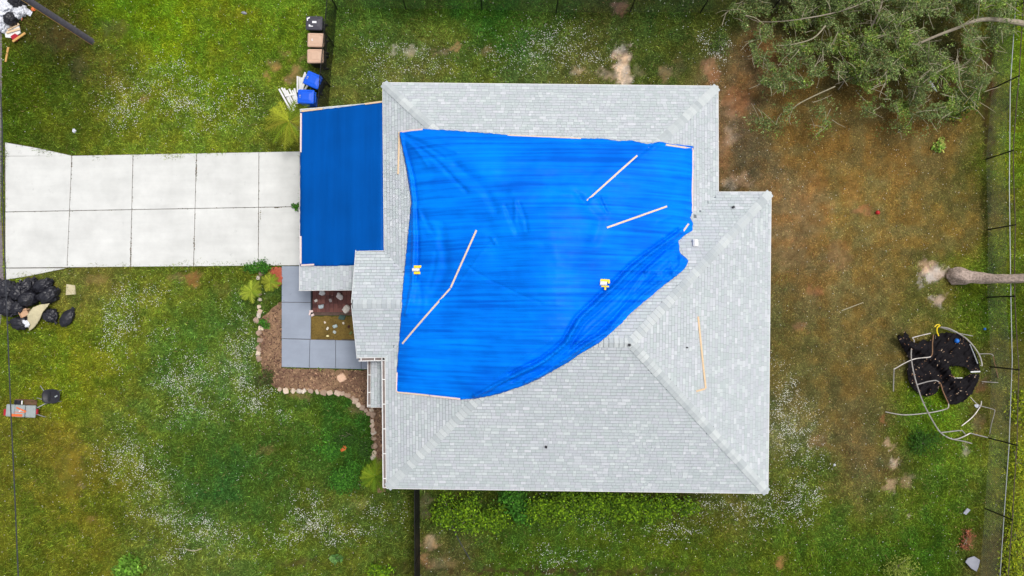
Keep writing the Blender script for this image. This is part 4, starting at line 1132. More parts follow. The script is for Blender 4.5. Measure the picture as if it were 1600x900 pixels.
for i, (zx, zy, s, c, lab) in enumerate([(588, 275, .12, (206, 206, 206), 'pale jagged rock on brick pavers, nearest the garage roof and walkway'), (540, 332, .075, (220, 214, 206), 'small round white rock at left of the brick pavers'), (612, 308, .05, (176, 130, 118), 'tiny reddish rock near the top of the brick pavers'), (648, 330, .08, (170, 160, 158), 'small grey rock in the middle of the brick pavers'), (720, 300, .15, (224, 214, 210), 'large whitish oval rock at the upper right of the pavers'), (580, 375, .11, (176, 188, 192), 'bluish grey rock at the lower left of the pavers'), (765, 395, .17, (214, 206, 196), 'long pale crooked rock at the lower right of the pavers'), (660, 288, .04, (200, 170, 160), 'tiniest pinkish rock near the paver top middle'), (700, 395, .04, (176, 120, 116), 'small dark red rock beside the crooked pale rock'),
                                (733, 455, .13, (70, 92, 86), 'dark green grey rock at the top of the courtyard soil'), (682, 520, .09, (170, 186, 186), 'bluish rock in the middle of the courtyard soil'), (626, 537, .06, (230, 226, 214), 'small white rock left of centre in courtyard soil'), (743, 497, .05, (222, 214, 200), 'small pale rock at right of courtyard soil'), (677, 563, .07, (176, 186, 184), 'grey rock low in the courtyard soil'), (626, 592, .05, (236, 226, 170), 'tiny yellowish rock near the bottom of courtyard soil'), (800, 570, .07, (110, 120, 70), 'mossy green rock at right edge of courtyard soil'), (783, 524, .06, (70, 40, 40), 'dark maroon rock at right of courtyard soil'), (606, 492, .045, (226, 214, 200), 'tiny pale rock at upper left of courtyard soil')]):
    single_rock(380 + zx / 4.74, 400 + zy / 4.74, s, i + 40, c, lab, 0.75, 1.15)
pk = P(487.5, 489)
o = ob('broken_block', *merge(box((pk.x, pk.y + .08, .09), (.16, .1, .14), .1), box((pk.x + .06, pk.y - .1, .08), (.14, .1, .12), .5), box((pk.x - .06, pk.y - .02, .10), (.08, .18, .1), -.3)), M_woodp, None)
tag(o, 'broken pinkish block at the walkway edge between pavers and soil', 'block')
o = ob('concrete_paver', *prism([(P(*p).x, P(*p).y) for p in [(105, 444), (118, 446), (119, 460), (104, 461)]], 0.0, 0.06), M_cloth, None)
tag(o, 'small pale square paver lying in grass right of the trash bags', 'paver')

# ------------------------------------------------------------------ trash bags and kerbside rubbish
def bag(px, py, rx, ry, h, rz, seed, label, m=None, amp=0.34, cat='bag', base=0.0, knot=True, group='black trash bags in the kerbside pile'):
    p = P(px, py, h * 0.8 + base); t = thing('trash_bag', label, cat, (p.x, p.y, base), 0, group)
    m = m or M_bag
    part('sack', *blob((p.x, p.y, base + h * 0.5), (rx, ry, h * 0.62), seed, 4, amp, 2.3, 0.22, rz, True), m, t, smooth=True)
    if knot:
        d = Vector((math.cos(rz), math.sin(rz), 0)); q = p + d * rx * 0.85; q.z = base + h * 0.5
        part('knot', *tube([q, q + d * 0.07 + Vector((0, 0, .05)), q + d * 0.13 + Vector((0, 0, .05)), q + d * 0.2 + Vector((0, 0, .02))], [0.10, 0.045, 0.05, 0.09], 8, 0.5), m, t)
bag(7, 452, .44, .40, .5, 2.2, 1, 'black trash bag at the far left edge of the big pile by the driveway')
bag(7, 478, .42, .46, .5, 3.4, 2, 'black trash bag at the lower left end of the big pile')
bag(28, 456, .40, .42, .62, 1.6, 3, 'crumpled black trash bag at the top of the pile, left of the shiny ones', amp=.5)
bag(26, 481, .36, .30, .48, 4.0, 4, 'crumpled black trash bag in the lower middle of the pile')
bag(41, 447, .40, .28, .50, 0.9, 5, 'small black trash bag touching the driveway corner', amp=.5)
bag(64, 446, .44, .28, .46, 0.5, 6, 'black trash bag with a flat pointed flap at the upper right of the pile')
bag(40, 467, .42, .36, .66, 0.3, 7, 'smooth dark grey trash bag in the centre of the pile', amp=.2)
bag(73, 462, .48, .34, .52, 0.6, 8, 'plump black trash bag at the right end of the pile')
bag(29, 505, .42, .30, .40, 3.1, 9, 'black trash bag lying alone below the pile beside the white scrap')
bag(77, 493, .34, .32, .36, 5.4, 10, 'black trash bag right of the pale cloth at the pile bottom')
bag(103, 497, .46, .27, .30, 1.0, 11, 'pillow shaped black trash bag lying apart at far right of the pile', amp=.2)
# pale cloth draped over the pile
cp = [(63, 476), (78, 474), (72, 482), (66, 490), (62, 500), (55, 510), (46, 517), (44, 508), (43, 492), (52, 480)]
pts_, tr_ = fill(densify(cp, 3, 0.4, seed=2), 2.4)
V_ = []
for q in pts_:
    z = 0.42 - 0.3 * max(0, (q.y - 490) / 30) + 0.10 * (float(fbm(np.array([q.x / 4]), np.array([q.y / 12]), 2, 4)[0]) - .5); V_.append(P(q.x, q.y, z))
o = ob('pale_cloth', V_, tr_, M_cloth, None, smooth=True); md = o.modifiers.new('thickness', 'SOLIDIFY'); md.thickness = 0.03; md.offset = -1
tag(o, 'pale cream cloth draped over the lower edge of the black bags', 'cloth')
b_ = P(37, 489, .35)
o = ob('cardboard_box', *merge(box((b_.x, b_.y, .2), (.36, .34, .3), .5), box((b_.x + .15, b_.y + .16, .37), (.3, .02, .12), .2), box((b_.x - .14, b_.y - .1, .36), (.02, .3, .12), .5)), M_card, None)
tag(o, 'torn tan cardboard box squeezed beside the pale cloth', 'box')
b_ = P(41, 505, .3)
o = ob('plastic_scrap', *blob((b_.x, b_.y, .34), (.12, .2, .05), 5, 2, .6, 2.0, .1, .8, True), M_wbag, None); tag(o, 'small bright white plastic scrap beside the lowest black bag', 'scrap')
# heap in the top left corner
bag(2, 12, .5, .5, .5, 2, 21, 'white bag at the extreme top left corner of the frame', M_wbag, .5, 'bag', 0, False, 'white bags in the corner heap')
bag(14, 8, .30, .32, .45, 1, 22, 'white bag beneath the topmost dark bag in the corner heap', M_wbag, .5, 'bag', 0, False, 'white bags in the corner heap')
bag(28, 17, .36, .24, .35, 1, 23, 'white bag at the right side of the corner heap', M_wbag, .6, 'bag', 0, False, 'white bags in the corner heap')
bag(3, 30, .42, .36, .40, 4, 24, 'white bag at the left edge below the corner', M_wbag, .5, 'bag', 0, False, 'white bags in the corner heap')
bag(23, 0, .36, .3, .6, .4, 25, 'dark bag cut by the top edge of the frame in the corner heap', None, .25, group='dark bags in the corner heap')
bag(14, 28, .30, .27, .55, 1.2, 26, 'dark navy bag in the middle of the corner heap', None, .3, group='dark bags in the corner heap')
bag(3, 42, .25, .2, .3, 1.2, 27, 'small pale grey bag at the left edge of the corner heap', M_wbag, .5, 'bag', 0, False, 'white bags in the corner heap')
def flat(name, pxs, z0, th, m, label, cat):
    o = ob(name, *prism([(P(*p, z0).x, P(*p, z0).y) for p in pxs], z0, z0 + th), m, None); return tag(o, label, cat)
flat('white_panel', [(7, 43), (15, 37), (30, 38), (33, 52), (22, 60), (10, 59)], .05, .06, M_white, 'white panel under planks in the top left corner', 'sheet')  # flat white panel lying beneath the planks
flat('wood_plank', [(12, 44), (29, 36), (31, 39), (13, 48)], .14, .03, M_woodo, 'upper tan plank across the white panel in the corner heap', 'plank')
flat('wood_plank', [(10, 50), (31, 43.5), (32, 46.5), (11, 53)], .15, .03, M_woodo, 'lower tan plank across the white panel in the corner heap', 'plank')
flat('red_card', [(17, 57), (24, 52.5), (30, 56), (28, 64), (22, 66)], .12, .03, M_red, 'crimson red card beneath the slanted plank in the corner heap', 'card')
flat('wood_plank', [(19.5, 64), (39, 50.5), (41, 53), (21.5, 66.5)], .18, .04, M_woody, 'slanted yellowish plank crossing the red card', 'plank')
flat('wood_plank', [(12, 74), (15, 74), (10.5, 97), (8, 97)], .04, .04, M_woody, 'lone yellowish plank in grass below the corner heap', 'plank')
def scrap(px, py, rx, ry, seed, m, label, z=0.06):
    b_ = P(px, py); o = ob('scrap', *blob((b_.x, b_.y, z), (rx, ry, .05), seed, 2, .7, 2.0, .1, seed, True), m, None); tag(o, label, 'scrap')
scrap(54, 14, .14, .1, 1, M_orange, 'bright orange scrap near the foot of the leaning pole image')
scrap(34, 27, .16, .07, 2, M_orange, 'dull orange scrap right of the navy bag')
scrap(46, 20, .17, .13, 3, M_wbag, 'white and green tinted scrap right of the corner heap')
scrap(50, 5, .14, .12, 4, M_wbag, 'small white scrap at the top beside the pole')
scrap(117, 205, .09, .07, 5, M_wbag, 'white scrap alone in grass above the driveway')
scrap(382, 21, .12, .06, 6, M_sheet, 'small bluish grey can in grass at the upper left')
scrap(537, 701, .17, .09, 7, M_orange, 'orange and white scrap among the green weeds')
scrap(1303, 726, .05, .05, 8, M_wbag, 'small white scrap right of the lower roof corner')
scrap(1525, 634, .10, .08, 9, M_wbag, 'small white scrap beside the bent trampoline leg')
scrap(1425, 150, .05, .3, 10, M_wbag, 'thin white strip caught among the tree leaves', 1.6)
o = bpy.data.objects.get('scrap'); o['label'] = 'bright orange scrap below the utility pole near the top edge'
# lounge chair, brown board and black chair on the left lawn
lp = P(34, 642, .3)
t = thing('lounge_chair', 'grey and orange patterned lounge chair tipped on the left lawn', 'chair', (lp.x, lp.y, 0), -0.05)
for cx_, ln_, tz_ in ((-.5, .42, 0), (-.04, .48, .02), (.46, .48, .0)):
    o = part('cushion', *box((cx_, 0, .33 + tz_), (ln_, .58, .12), .02 * cx_), M_greyfab, t, local=True)
    bv = o.modifiers.new('soft', 'BEVEL'); bv.width = .05; bv.segments = 3
part('stripe', *merge(box((-.15, -.2, .405), (.55, .12, .012), .02), box((.05, .08, .41), (.5, .07, .012), -.35), box((.0, -.05, .408), (.5, .03, .012), .0)), M_orange, t, local=True)
part('end_panel', *merge(box((-.72, -.1, .3), (.2, .3, .1)), box((.74, 0, .3), (.06, .24, .08))), M_red, t, local=True)
part('leg', *tube([(.72, .18, .3), (.95, .36, .1), (1.0, .38, 0)], .022, 6), M_galv, t, local=True)
part('leg', *tube([(.72, -.12, .3), (.95, -.26, .1), (.98, -.27, 0)], .022, 6), M_galv, t, local=True)
part('leg', *tube([(-.7, .2, .3), (-.75, .25, 0)], .02, 6), M_galv, t, local=True)
part('leg', *tube([(-.7, -.2, .3), (-.75, -.25, 0)], .02, 6), M_galv, t, local=True)
part('bottle', *tube([(.03, .02, .42), (.03, .02, .50)], [.05, .03], 9), M_white, t, local=True)
bp_ = P(39, 629, .2)
t = thing('brown_crate', 'brown wooden crate with dark open end behind the lounge chair', 'crate', (bp_.x, bp_.y, 0), -0.05)
part('board', *merge(box((0, .12, .12), (.95, .03, .2)), box((0, -.12, .12), (.95, .03, .2)), box((.15, 0, .04), (.62, .21, .03))), M_brown, t, local=True)
part('dark_end', *merge(box((-.35, 0, .17), (.26, .2, .1)), box((-.44, 0, .2), (.07, .19, .12))), M_black, t, local=True)
part('clip', *box((-.12, .0, .235), (.06, .18, .02)), M_white, t, local=True)
kp = P(76, 620, .4)
t = thing('black_chair', 'black moulded chair with two thin pale legs on the left lawn', 'chair', (kp.x, kp.y, 0), 0.0)
def shell():
    V, F = [], []; n = 20
    prof = [(.40, .42), (.42, .50), (.39, .52), (.34, .46), (.2, .40), (.02, .385)]
    for r, z in prof:
        for k in range(n):
            a = 2 * math.pi * k / n; c, s = math.cos(a), math.sin(a)
            e = (abs(c) ** 3 + abs(s) ** 3) ** (-1 / 3)
            V.append((r * e * c * 1.0, r * e * s * .82, z + (0.10 if c < -.5 and z > .45 else 0)))
    for i in range(len(prof) - 1):
        for k in range(n): F.append((i * n + k, i * n + (k + 1) % n, (i + 1) * n + (k + 1) % n, (i + 1) * n + k))
    return V, F
def low(vf, k=.45): return [(v[0], v[1], v[2] * k) for v in vf[0]], vf[1]
part('seat_shell', *low(shell()), M_black, t, local=True, smooth=True)
part('seat_bar', *low(box((-.12, 0, .45), (.10, .56, .05))), M_bindark, t, local=True)
part('badge', *low(box((.22, .0, .45), (.14, .06, .02), .5)), M_greyfab, t, local=True)
for a, b in (((-.36, .24, .2), (-.66, .48, .03)), ((-.38, -.16, .2), (-.80, -.1, .03)), ((.3, .24, .2), (.34, .27, 0)), ((.3, -.24, .2), (.34, -.27, 0))):
    part('leg', *tube([a, b], .02, 6), M_galv, t, local=True)

# ------------------------------------------------------------------ wrecked trampoline
R_ = lambda zx, zy: (1380 + zx * .2333, 490 + zy * .2333)
tc_ = P(1478, 578)
t = thing('wrecked_trampoline', 'wrecked round trampoline with torn black mat and bent grey frame tubes', 'trampoline', tc_)
MATP = [(90,152),(108,140),(130,162),(145,118),(165,140),(185,182),(230,205),(265,170),(300,187),(330,175),(350,140),(420,125),(500,135),(560,175),(610,240),(640,320),(650,392),(590,386),(540,357),(490,350),(440,356),(455,392),(475,432),(530,437),(580,404),(643,402),(635,450),(600,530),(540,590),(480,610),(440,606),(400,540),(378,470),(366,520),(340,542),(290,558),(240,537),(190,492),(165,440),(160,380),(175,310),(150,260),(120,215)]
mp = densify([R_(*q) for q in MATP], 1.6, 0.8, seed=9)
pts_, tr_ = fill(mp, 1.5)
mx = np.array([p.x for p in pts_]); my = np.array([p.y for p in pts_])
mz = 0.08 + 0.30 * np.clip(fbm(mx / 16, my / 16, 3, 7) - 0.3, 0, 1) + 0.22 * fbm((mx + my) / 4, (mx - my) / 26, 3, 9)
mz = mz + 0.22 * np.exp(-(distpoly(mx, my, [R_(*q) for q in ((110, 170), (260, 260), (400, 350), (450, 420), (520, 520))], closed=False) / 7) ** 2) * (0.6 + 0.6 * fbm((mx + my) / 3, (mx - my) / 12, 2, 19))
X_, Y_ = PN(mx, my, mz)
o = part('mat', np.stack([X_, Y_, mz], 1), tr_, M_mat, t, smooth=True); md = o.modifiers.new('thickness', 'SOLIDIFY'); md.thickness = 0.01; md.offset = -1
def pipe(nm, zs, z, m=None, r=0.026, sm=5):
    n = len(zs); zl = z if isinstance(z, (list, tuple)) else [z] * n
    part(nm, *tube(smoothline([P(*R_(*q), zz) for q, zz in zip(zs, zl)], sm), r, 7), m or M_tube, t)
pipe('ring_tube', [(193, 160), (207, 185), (190, 230), (188, 300), (205, 400), (230, 490), (265, 590), (310, 680), (360, 765), (400, 810), (460, 840), (500, 838), (545, 820), (582, 800)], [.3, .35, .45, .5, .5, .5, .5, .45, .4, .35, .3, .25, .2, .2], None, .03)
pipe('ring_tube', [(385, 90), (440, 100), (500, 130), (560, 170), (610, 225), (645, 280), (660, 330), (660, 352)], .4, None, .03)
pipe('ring_tube', [(658, 585), (650, 620), (600, 690), (525, 752)], .15)
pipe('ring_tube', [(580, 205), (605, 265), (632, 335)], .35, M_galv, .025)
pipe('ring_tube', [(378, 92), (430, 106), (490, 128), (600, 150)], .3, None, .02)
pipe('leg', [(317, 132), (250, 147), (193, 162)], .3)
pipe('leg', [(336, 140), (330, 200), (329, 265), (318, 288)], .5, M_tuberust)
pipe('leg', [(318, 288), (300, 293), (195, 308), (84, 366), (72, 385), (68, 520)], [.5, .5, .5, .4, .35, .05])
pipe('leg', [(230, 475), (300, 455), (350, 448), (372, 457)], .5)
pipe('leg', [(372, 457), (387, 475), (400, 520), (437, 602)], .5, M_tuberust)
pipe('leg', [(437, 602), (435, 630), (400, 645), (300, 665), (140, 678), (15, 658)], [.5, .5, .45, .4, .25, .05])
pipe('leg', [(640, 270), (720, 270), (738, 285)], .3, M_tube, .02)
pipe('leg', [(738, 285), (745, 330), (770, 430)], [.3, .3, .05], M_tuberust, .02)
pipe('leg', [(660, 455), (700, 458), (770, 462)], .1, None, .02)
pipe('leg', [(390, 797), (515, 783), (535, 790), (552, 812)], [.4, .35, .3, .1])
pipe('leg', [(480, 845), (540, 855), (595, 870)], .1)
pipe('leg', [(582, 800), (640, 815), (700, 830)], .15)
pipe('leg', [(585, 560), (640, 612), (735, 640), (746, 660), (725, 740), (713, 805)], [.2, .3, .3, .3, .2, .05], None, .018)
pipe('leg', [(585, 391), (648, 388)], .42, M_white, .035)
pipe('leg', [(470, 433), (530, 430)], .2, M_white, .02)
b_ = P(1495, 532.5, .3)
o = ob('ball', *blob((b_.x, b_.y, b_.z), (.11, .11, .11), 1, 3, 0.02), M_blueball, None, smooth=True); tag(o, 'small bright blue ball on the black trampoline mat', 'ball')
b_ = P(1538.5, 514, 0.05); o = ob('ball', *blob((b_.x, b_.y, .06), (.06, .06, .06), 1, 2, 0.02), M_blueball, None, smooth=True); tag(o, 'tiny dark blue ball in grass beside the right fence', 'ball')
b_ = P(1370, 332.5); o = ob('ball', *blob((b_.x, b_.y, .09), (.1, .1, .1), 1, 3, 0.03), M_ball, None, smooth=True); tag(o, 'red ball alone on the brown grass of the right yard', 'ball')
o = ob('yellow_strap', *tube(smoothline([P(*R_(*q), .4) for q in ((345, 90), (360, 74), (380, 80), (362, 95), (360, 120), (372, 150))], 4), .028, 5), M_yellow, None); tag(o, 'torn yellow strap at the top of the trampoline wreck', 'strap')
rl = np.random.default_rng(12); kk = rl.integers(0, len(mx), 260); kk = kk[rl.random(260) < np.clip((fbm(mx[kk] / 9, my[kk] / 9, 2, 5) - .35) * 4, 0, 1)]
MATLIT = (X_[kk], Y_[kk], mz[kk] + .03)
# loose pieces in the right yard
flat('white_board', [(1504, 801.5), (1510.5, 793.5), (1515.5, 796.5), (1508.5, 804)], .06, .05, M_sheet, 'small pale grey board in grass near the lower right fence post', 'board')
sp = densify([(1508, 878), (1512, 872), (1522, 869), (1531, 875), (1529, 885), (1525.5, 893), (1517, 888)], 2)
pts_, tr_ = fill(sp, 1.6)
o = ob('metal_sheet', [P(q.x, q.y, .12 + .05 * math.sin((q.x - 1508) / 7)) for q in pts_], tr_, M_sheet, None, smooth=True); md = o.modifiers.new('thickness', 'SOLIDIFY'); md.thickness = .015
tag(o, 'curved grey metal sheet in the lower right corner', 'sheet')
o = ob('stick', *tube([P(1315, 485.5, .05), P(1332, 479, .08), P(1349, 472.5, .05)], [.02, .022, .015], 6), M_twig, None); tag(o, 'straight pale stick on the brown grass left of the trunk', 'stick')
o = ob('strand', *tube(smoothline([P(690, 838 - 60, .05), P(697, 800, .03), P(714, 838, .03), P(735, 875, .03)], 4), .025, 6), M_cable, None); tag(o, 'thin dark strand slanting through the weeds below the roof', 'strand')  # thin dark tube standing for a slanting dark line on the ground
o = ob('stick', *tube(smoothline([P(290, 858, .1), P(303, 861, .12), P(315, 857, .1)], 4), .02, 5), M_twig, None); tag(o, 'thin curved pale stick in the flowers at lower left', 'stick')

# ------------------------------------------------------------------ trees, palms and shrubs
def leaves(cx, cy, cz, size, cols, seed, up=0.6, aspect=0.5, jit=0.28):
    """numpy leaf quads (diamonds) at given centres"""
    r = np.random.default_rng(seed); n = len(cx)
    a = r.random(n) * 2 * np.pi; el = (r.random(n) - 0.5) * 1.6 * (1 - up) * 2
    dx, dy, dz = np.cos(a) * np.cos(el), np.sin(a) * np.cos(el), np.sin(el)
    roll = (r.random(n) - 0.5) * 2.2 * (1.2 - up)
    sx, sy, sz = -np.sin(a) * np.cos(roll), np.cos(a) * np.cos(roll), np.sin(roll)
    s = size * (0.6 + 0.8 * r.random(n)); w = s * aspect
    C = np.stack([cx, cy, cz], 1); D = np.stack([dx, dy, dz], 1) * s[:, None] * 0.5; S = np.stack([sx, sy, sz], 1) * w[:, None] * 0.5
    V = np.empty((n, 4, 3)); V[:, 0] = C - D; V[:, 1] = C + S - D * 0.1; V[:, 2] = C + D; V[:, 3] = C - S - D * 0.1
    cl = np.array([lin(c) for c in cols]); k = r.integers(0, len(cols), n)
    col = cl[k] * np.exp(r.normal(0, jit, n))[:, None]
    return V.reshape(-1, 3), np.repeat(np.clip(col, .003, .9), 4, 0)
def shrub(px, py, rx, ry, h, n, cols, label, seed, size=0.11, clumps=14, name='shrub', group='leafy shrubs', stems=5, aspect=.55, cat='shrub', spread=.26):
    """rx, ry in metres"""
    b = P(px, py, h * 0.5); b.z = 0; r = np.random.default_rng(seed)
    t = thing(name, label, cat, b, 0, group)
    a = r.random(clumps) * 2 * np.pi; q = np.sqrt(r.random(clumps)) * 0.85
    kx, ky = np.cos(a) * q * rx, np.sin(a) * q * ry; kz = h * (0.35 + 0.6 * r.random(clumps)) * (1 - 0.5 * q ** 2)
    k = r.integers(0, clumps, n); sg = spread * (rx + ry) / 2
    x = b.x + kx[k] + r.normal(0, sg, n); y = b.y + ky[k] + r.normal(0, sg, n); z = np.maximum(kz[k] + r.normal(0, sg * .7, n), 0.04)
    V, c = leaves(x, y, z, size, cols, seed + 5, .6, aspect)
    fastmesh('foliage', V, 4, M_leaf, c, t)
    for i in range(min(stems, clumps)):
        part('stem', *tube([b, b + Vector((kx[i] * .4, ky[i] * .4, kz[i] * .6)), b + Vector((kx[i], ky[i], kz[i]))], [.022, .016, .008], 5), M_barkpale, t)
    return t
LIME = [(98, 134, 22), (118, 150, 28), (82, 116, 20), (62, 94, 22)]
GREEN = [(52, 100, 28), (66, 118, 36), (44, 84, 26), (80, 132, 40)]
DULL = [(72, 92, 40), (92, 112, 48), (56, 76, 32)]
HED = [(700, 800, .75, .65, 1.2), (738, 806, .8, .75, 1.4), (772, 812, .6, .6, 1.1), (812, 800, .6, .55, 1.0), (848, 796, .75, .55, 1.3), (885, 790, .8, .6, 1.5), (925, 792, .75, .65, 1.4), (965, 796, .8, .65, 1.4), (1003, 798, .7, .6, 1.2), (1040, 792, .7, .5, 1.1), (1075, 790, .55, .4, .9), (800, 778, .7, .35, .9)]
HL = ['lime green shrub nearest the short black fence under the eave', 'tallest lime shrub second from the short black fence', 'low lime shrub third from the short black fence', 'small darker shrub fourth from the short black fence', 'lime shrub fifth along the lower eave', 'dense lime shrub sixth along the lower eave', 'lime shrub below the middle of the lower eave', 'bright lime shrub just right of the lower eave middle', 'yellowish shrub ninth along the lower eave', 'thin shrub tenth along the lower eave', 'smallest shrub at the right end of the lower eave row', 'dark shrub half hidden beneath the lower eave']
for i, (q, l) in enumerate(zip(HED, HL)):
    shrub(q[0], q[1], q[2] * 1.12, q[3] * 1.15, q[4] * .85, int(1000 * q[2] * q[3] * 2.2), (LIME + [(58, 84, 22), (74, 98, 24), (112, 144, 28)]) if i not in (3, 11) else GREEN, l, 100 + i, .11, 24, spread=.22, group='shrubs along the lower eave')
shrub(540, 742, .75, .7, .7, 1500, GREEN, 'bright green weedy shrub beside the small palm at the lower left roof corner', 131, .09, 16, group='weedy shrubs in the front lawn')
shrub(512, 698, .5, .6, .5, 800, GREEN, 'green weedy shrub at the upper left of the weed patch in the front lawn', 132, .09, 12, group='weedy shrubs in the front lawn')
shrub(545, 680, .7, .5, .5, 1000, [(50, 84, 28), (60, 96, 32), (40, 66, 24)], 'dark green weeds along the inside curve of the stone edging', 133, .08, 12, group='weedy shrubs in the front lawn')
shrub(572, 700, .35, .7, .4, 700, [(50, 84, 28), (60, 96, 32), (40, 66, 24)], 'dark weeds left of the straight stones near the house wall', 134, .08, 12, group='weedy shrubs in the front lawn')
shrub(404, 418, .75, .22, .5, 700, GREEN, 'green plant row at the driveway edge by the stone edging', 135, .09, 12, group='weedy shrubs in the front lawn')
shrub(461.5, 323.5, .18, .18, .25, 160, GREEN, 'small weed growing in the driveway joint at the garage', 136, .08, 6, stems=3, cat='weed')
shrub(415, 505, .25, .3, .3, 260, GREEN, 'small green plant among the edging stones beside the walkway', 137, .08, 7, stems=3)
shrub(412, 590, .45, .4, .5, 600, [(60, 78, 34), (82, 96, 46), (70, 66, 40)], 'dull shrub at the lower left corner of the mulch bed', 138, .09, 10)
shrub(1497, 160, .8, .6, 1.1, 1300, [(66, 96, 24), (92, 124, 30), (52, 76, 20), (140, 140, 50)], 'green shrub with yellow leaves under the fallen tree near the right fence', 139, .13, 12)
shrub(1472, 227, .4, .32, .35, 200, [(96, 132, 44), (120, 150, 60), (176, 178, 90)], 'small leafy seedling alone on the brown grass below the tree', 140, .13, 6, stems=3)
shrub(1410, 888, .8, .5, .8, 800, [(120, 136, 48), (140, 152, 70), (98, 118, 40)], 'pale olive feathery shrub cut by the bottom edge', 141, .12, 10, aspect=.25)
shrub(195, 888, .8, .4, .6, 420, [(92, 136, 40), (120, 160, 60), (80, 118, 34)], 'broad leaved weed at the bottom edge left of the flowers', 142, .18, 8, stems=4)
shrub(525, 874, .2, .2, .4, 70, [(74, 112, 54), (96, 130, 70)], 'small bluish leaved weed at the bottom edge below the flowers', 143, .2, 4, stems=2)
shrub(590, 893, .8, .25, .5, 420, LIME, 'low lime weed at the bottom edge left of the short fence', 144, .11, 9, stems=3)
for i, (px, py, l) in enumerate([(1592, 720, 'yellow green bush beyond the right fence below its middle'), (1590, 790, 'yellow green bush beyond the fence near the lower right'), (1588, 850, 'yellow green bush beyond the fence close to the bottom corner'), (1582, 893, 'yellow green bush beyond the fence cut by the bottom corner'), (1598, 640, 'small yellow green bush beyond the fence at right edge')]):
    shrub(px, py, .5, .9, .5, 900, [(130, 146, 26), (112, 132, 26), (150, 156, 34), (84, 100, 28)], l, 150 + i, .1, 12, group='bushes beyond the right fence')
shrub(1450, 690, .9, .5, .35, 900, [(50, 84, 26), (60, 100, 28), (44, 70, 22)], 'dark green low weeds below the trampoline wreck', 160, .09, 12)
shrub(1512, 845, .28, .5, .2, 200, [(150, 90, 66), (130, 76, 58), (112, 86, 54)], 'reddish dry weed near the grey metal sheet', 161, .1, 8, cat='weed')
shrub(1125, 65, .6, .6, .4, 500, DULL, 'low weed patch with white blossoms above the top right roof corner', 162, .08, 10)

def palm(px, py, L, nf, h, label, seed, cols, droop=.5):
    rr = random.Random(seed); b = P(px, py, h); b.z = 0
    t = thing('palm', label, 'palm', b, 0, 'small palms near the house')
    part('trunk', *tube([b, b + Vector((.02, 0, h * .5)), b + Vector((0, .02, h))], [.10, .09, .07], 8), M_bark, t)
    for i in range(nf):
        a = 2 * math.pi * i / nf + rr.uniform(-.25, .25); l = L * rr.uniform(.75, 1.1); el = rr.uniform(.2, .75)
        pts = []
        for k in range(9):
            s = k / 8; r_ = l * s * math.cos(el * (1 - s * .6)); z = h + l * s * math.sin(el) - droop * l * s * s * 1.1
            pts.append(b + Vector((math.cos(a) * r_, math.sin(a) * r_, max(z, .05))))
        V, F = tube(pts, [.016 - .0014 * k for k in range(9)], 4)
        side = Vector((-math.sin(a), math.cos(a), 0))
        fw = Vector((math.cos(a), math.sin(a), 0))
        for k in range(24):
            s = .12 + .88 * k / 23; j = min(int(s * 8), 7); f = s * 8 - j; c = pts[j].lerp(pts[j + 1], f)
            ll = l * .34 * math.sin(math.pi * (s * .85 + .12)) + .05
            for sd in (-1, 1):
                tip = c + side * sd * ll * rr.uniform(.5, .85) + fw * ll * rr.uniform(.5, .9) + Vector((0, 0, -ll * rr.uniform(.1, .5)))
                w_ = fw * .013; q = len(V); V += [c - w_, c + w_, tip]; F.append((q, q + 1, q + 2))
        c = lin(rr.choice(cols)) * rr.uniform(.8, 1.25)
        part('frond', V, F, M_leaf, t, vcols=np.tile(c, (len(V), 1)))
PALM = [(140, 158, 40), (158, 166, 48), (118, 142, 34), (140, 140, 44)]
palm(452, 190, 1.25, 17, 1.3, 'yellow green palm beside the upper garage corner', 3, PALM)
palm(586, 744, .78, 20, .8, 'small dense palm at the lower left corner of the roof', 5, [(104, 132, 30), (120, 140, 34), (92, 120, 28)])
palm(393, 455, .58, 15, .5, 'spiky yellow green palm by the stone edging at the driveway', 7, [(132, 150, 44), (146, 160, 54), (112, 134, 38)])
palm(422, 441, .45, 12, .4, 'smaller yellow palm beside the reddish lava rocks', 8, [(132, 150, 44), (142, 150, 48), (112, 134, 38)])

# fallen tree in the upper right
ft = thing('fallen_tree', 'storm toppled tree with grey green leaves and bare twigs, upper right', 'tree', P(1690, 40))
def limb(nm, pts, r0, r1, m=M_barkpale, n=7, sm=5):
    ln = smoothline([P(*q) for q in pts], sm); k = len(ln)
    part(nm, *tube(ln, [r0 + (r1 - r0) * i / (k - 1) for i in range(k)], n, .25), m, ft)
limb('trunk', [(1720, 60, .3), (1650, 46, 1.6), (1600, 37, 2.1), (1550, 30, 2.3), (1520, 34, 2.3), (1495, 44, 2.0), (1440, 66, 1.6), (1385, 95, 1.3), (1340, 118, .9), (1305, 132, .6)], .145, .012, M_barkpale, 9)
limb('limb', [(1380, -40, 1.8), (1376, 10, 1.7), (1352, 60, 1.3), (1330, 110, .8), (1310, 140, .4)], .06, .02)
limb('limb', [(1420, -30, 2.2), (1330, 12, 2.0), (1250, 30, 1.6), (1190, 34, .7), (1165, 25, .5)], .04, .01)
limb('limb', [(1290, 40, 1.8), (1270, 60, 1.6), (1235, 70, 1.3), (1213, 71, 1.0)], .04, .012, M_twig)
limb('limb', [(1305, 135, 1.2), (1272, 150, 1.0), (1243, 166, .8), (1233, 185, .5), (1236, 195, .3)], .03, .01, M_twig)
limb('limb', [(1398, 60, 2.0), (1403, 75, 2.0), (1411, 83, 2.0)], .03, .012, M_twig)
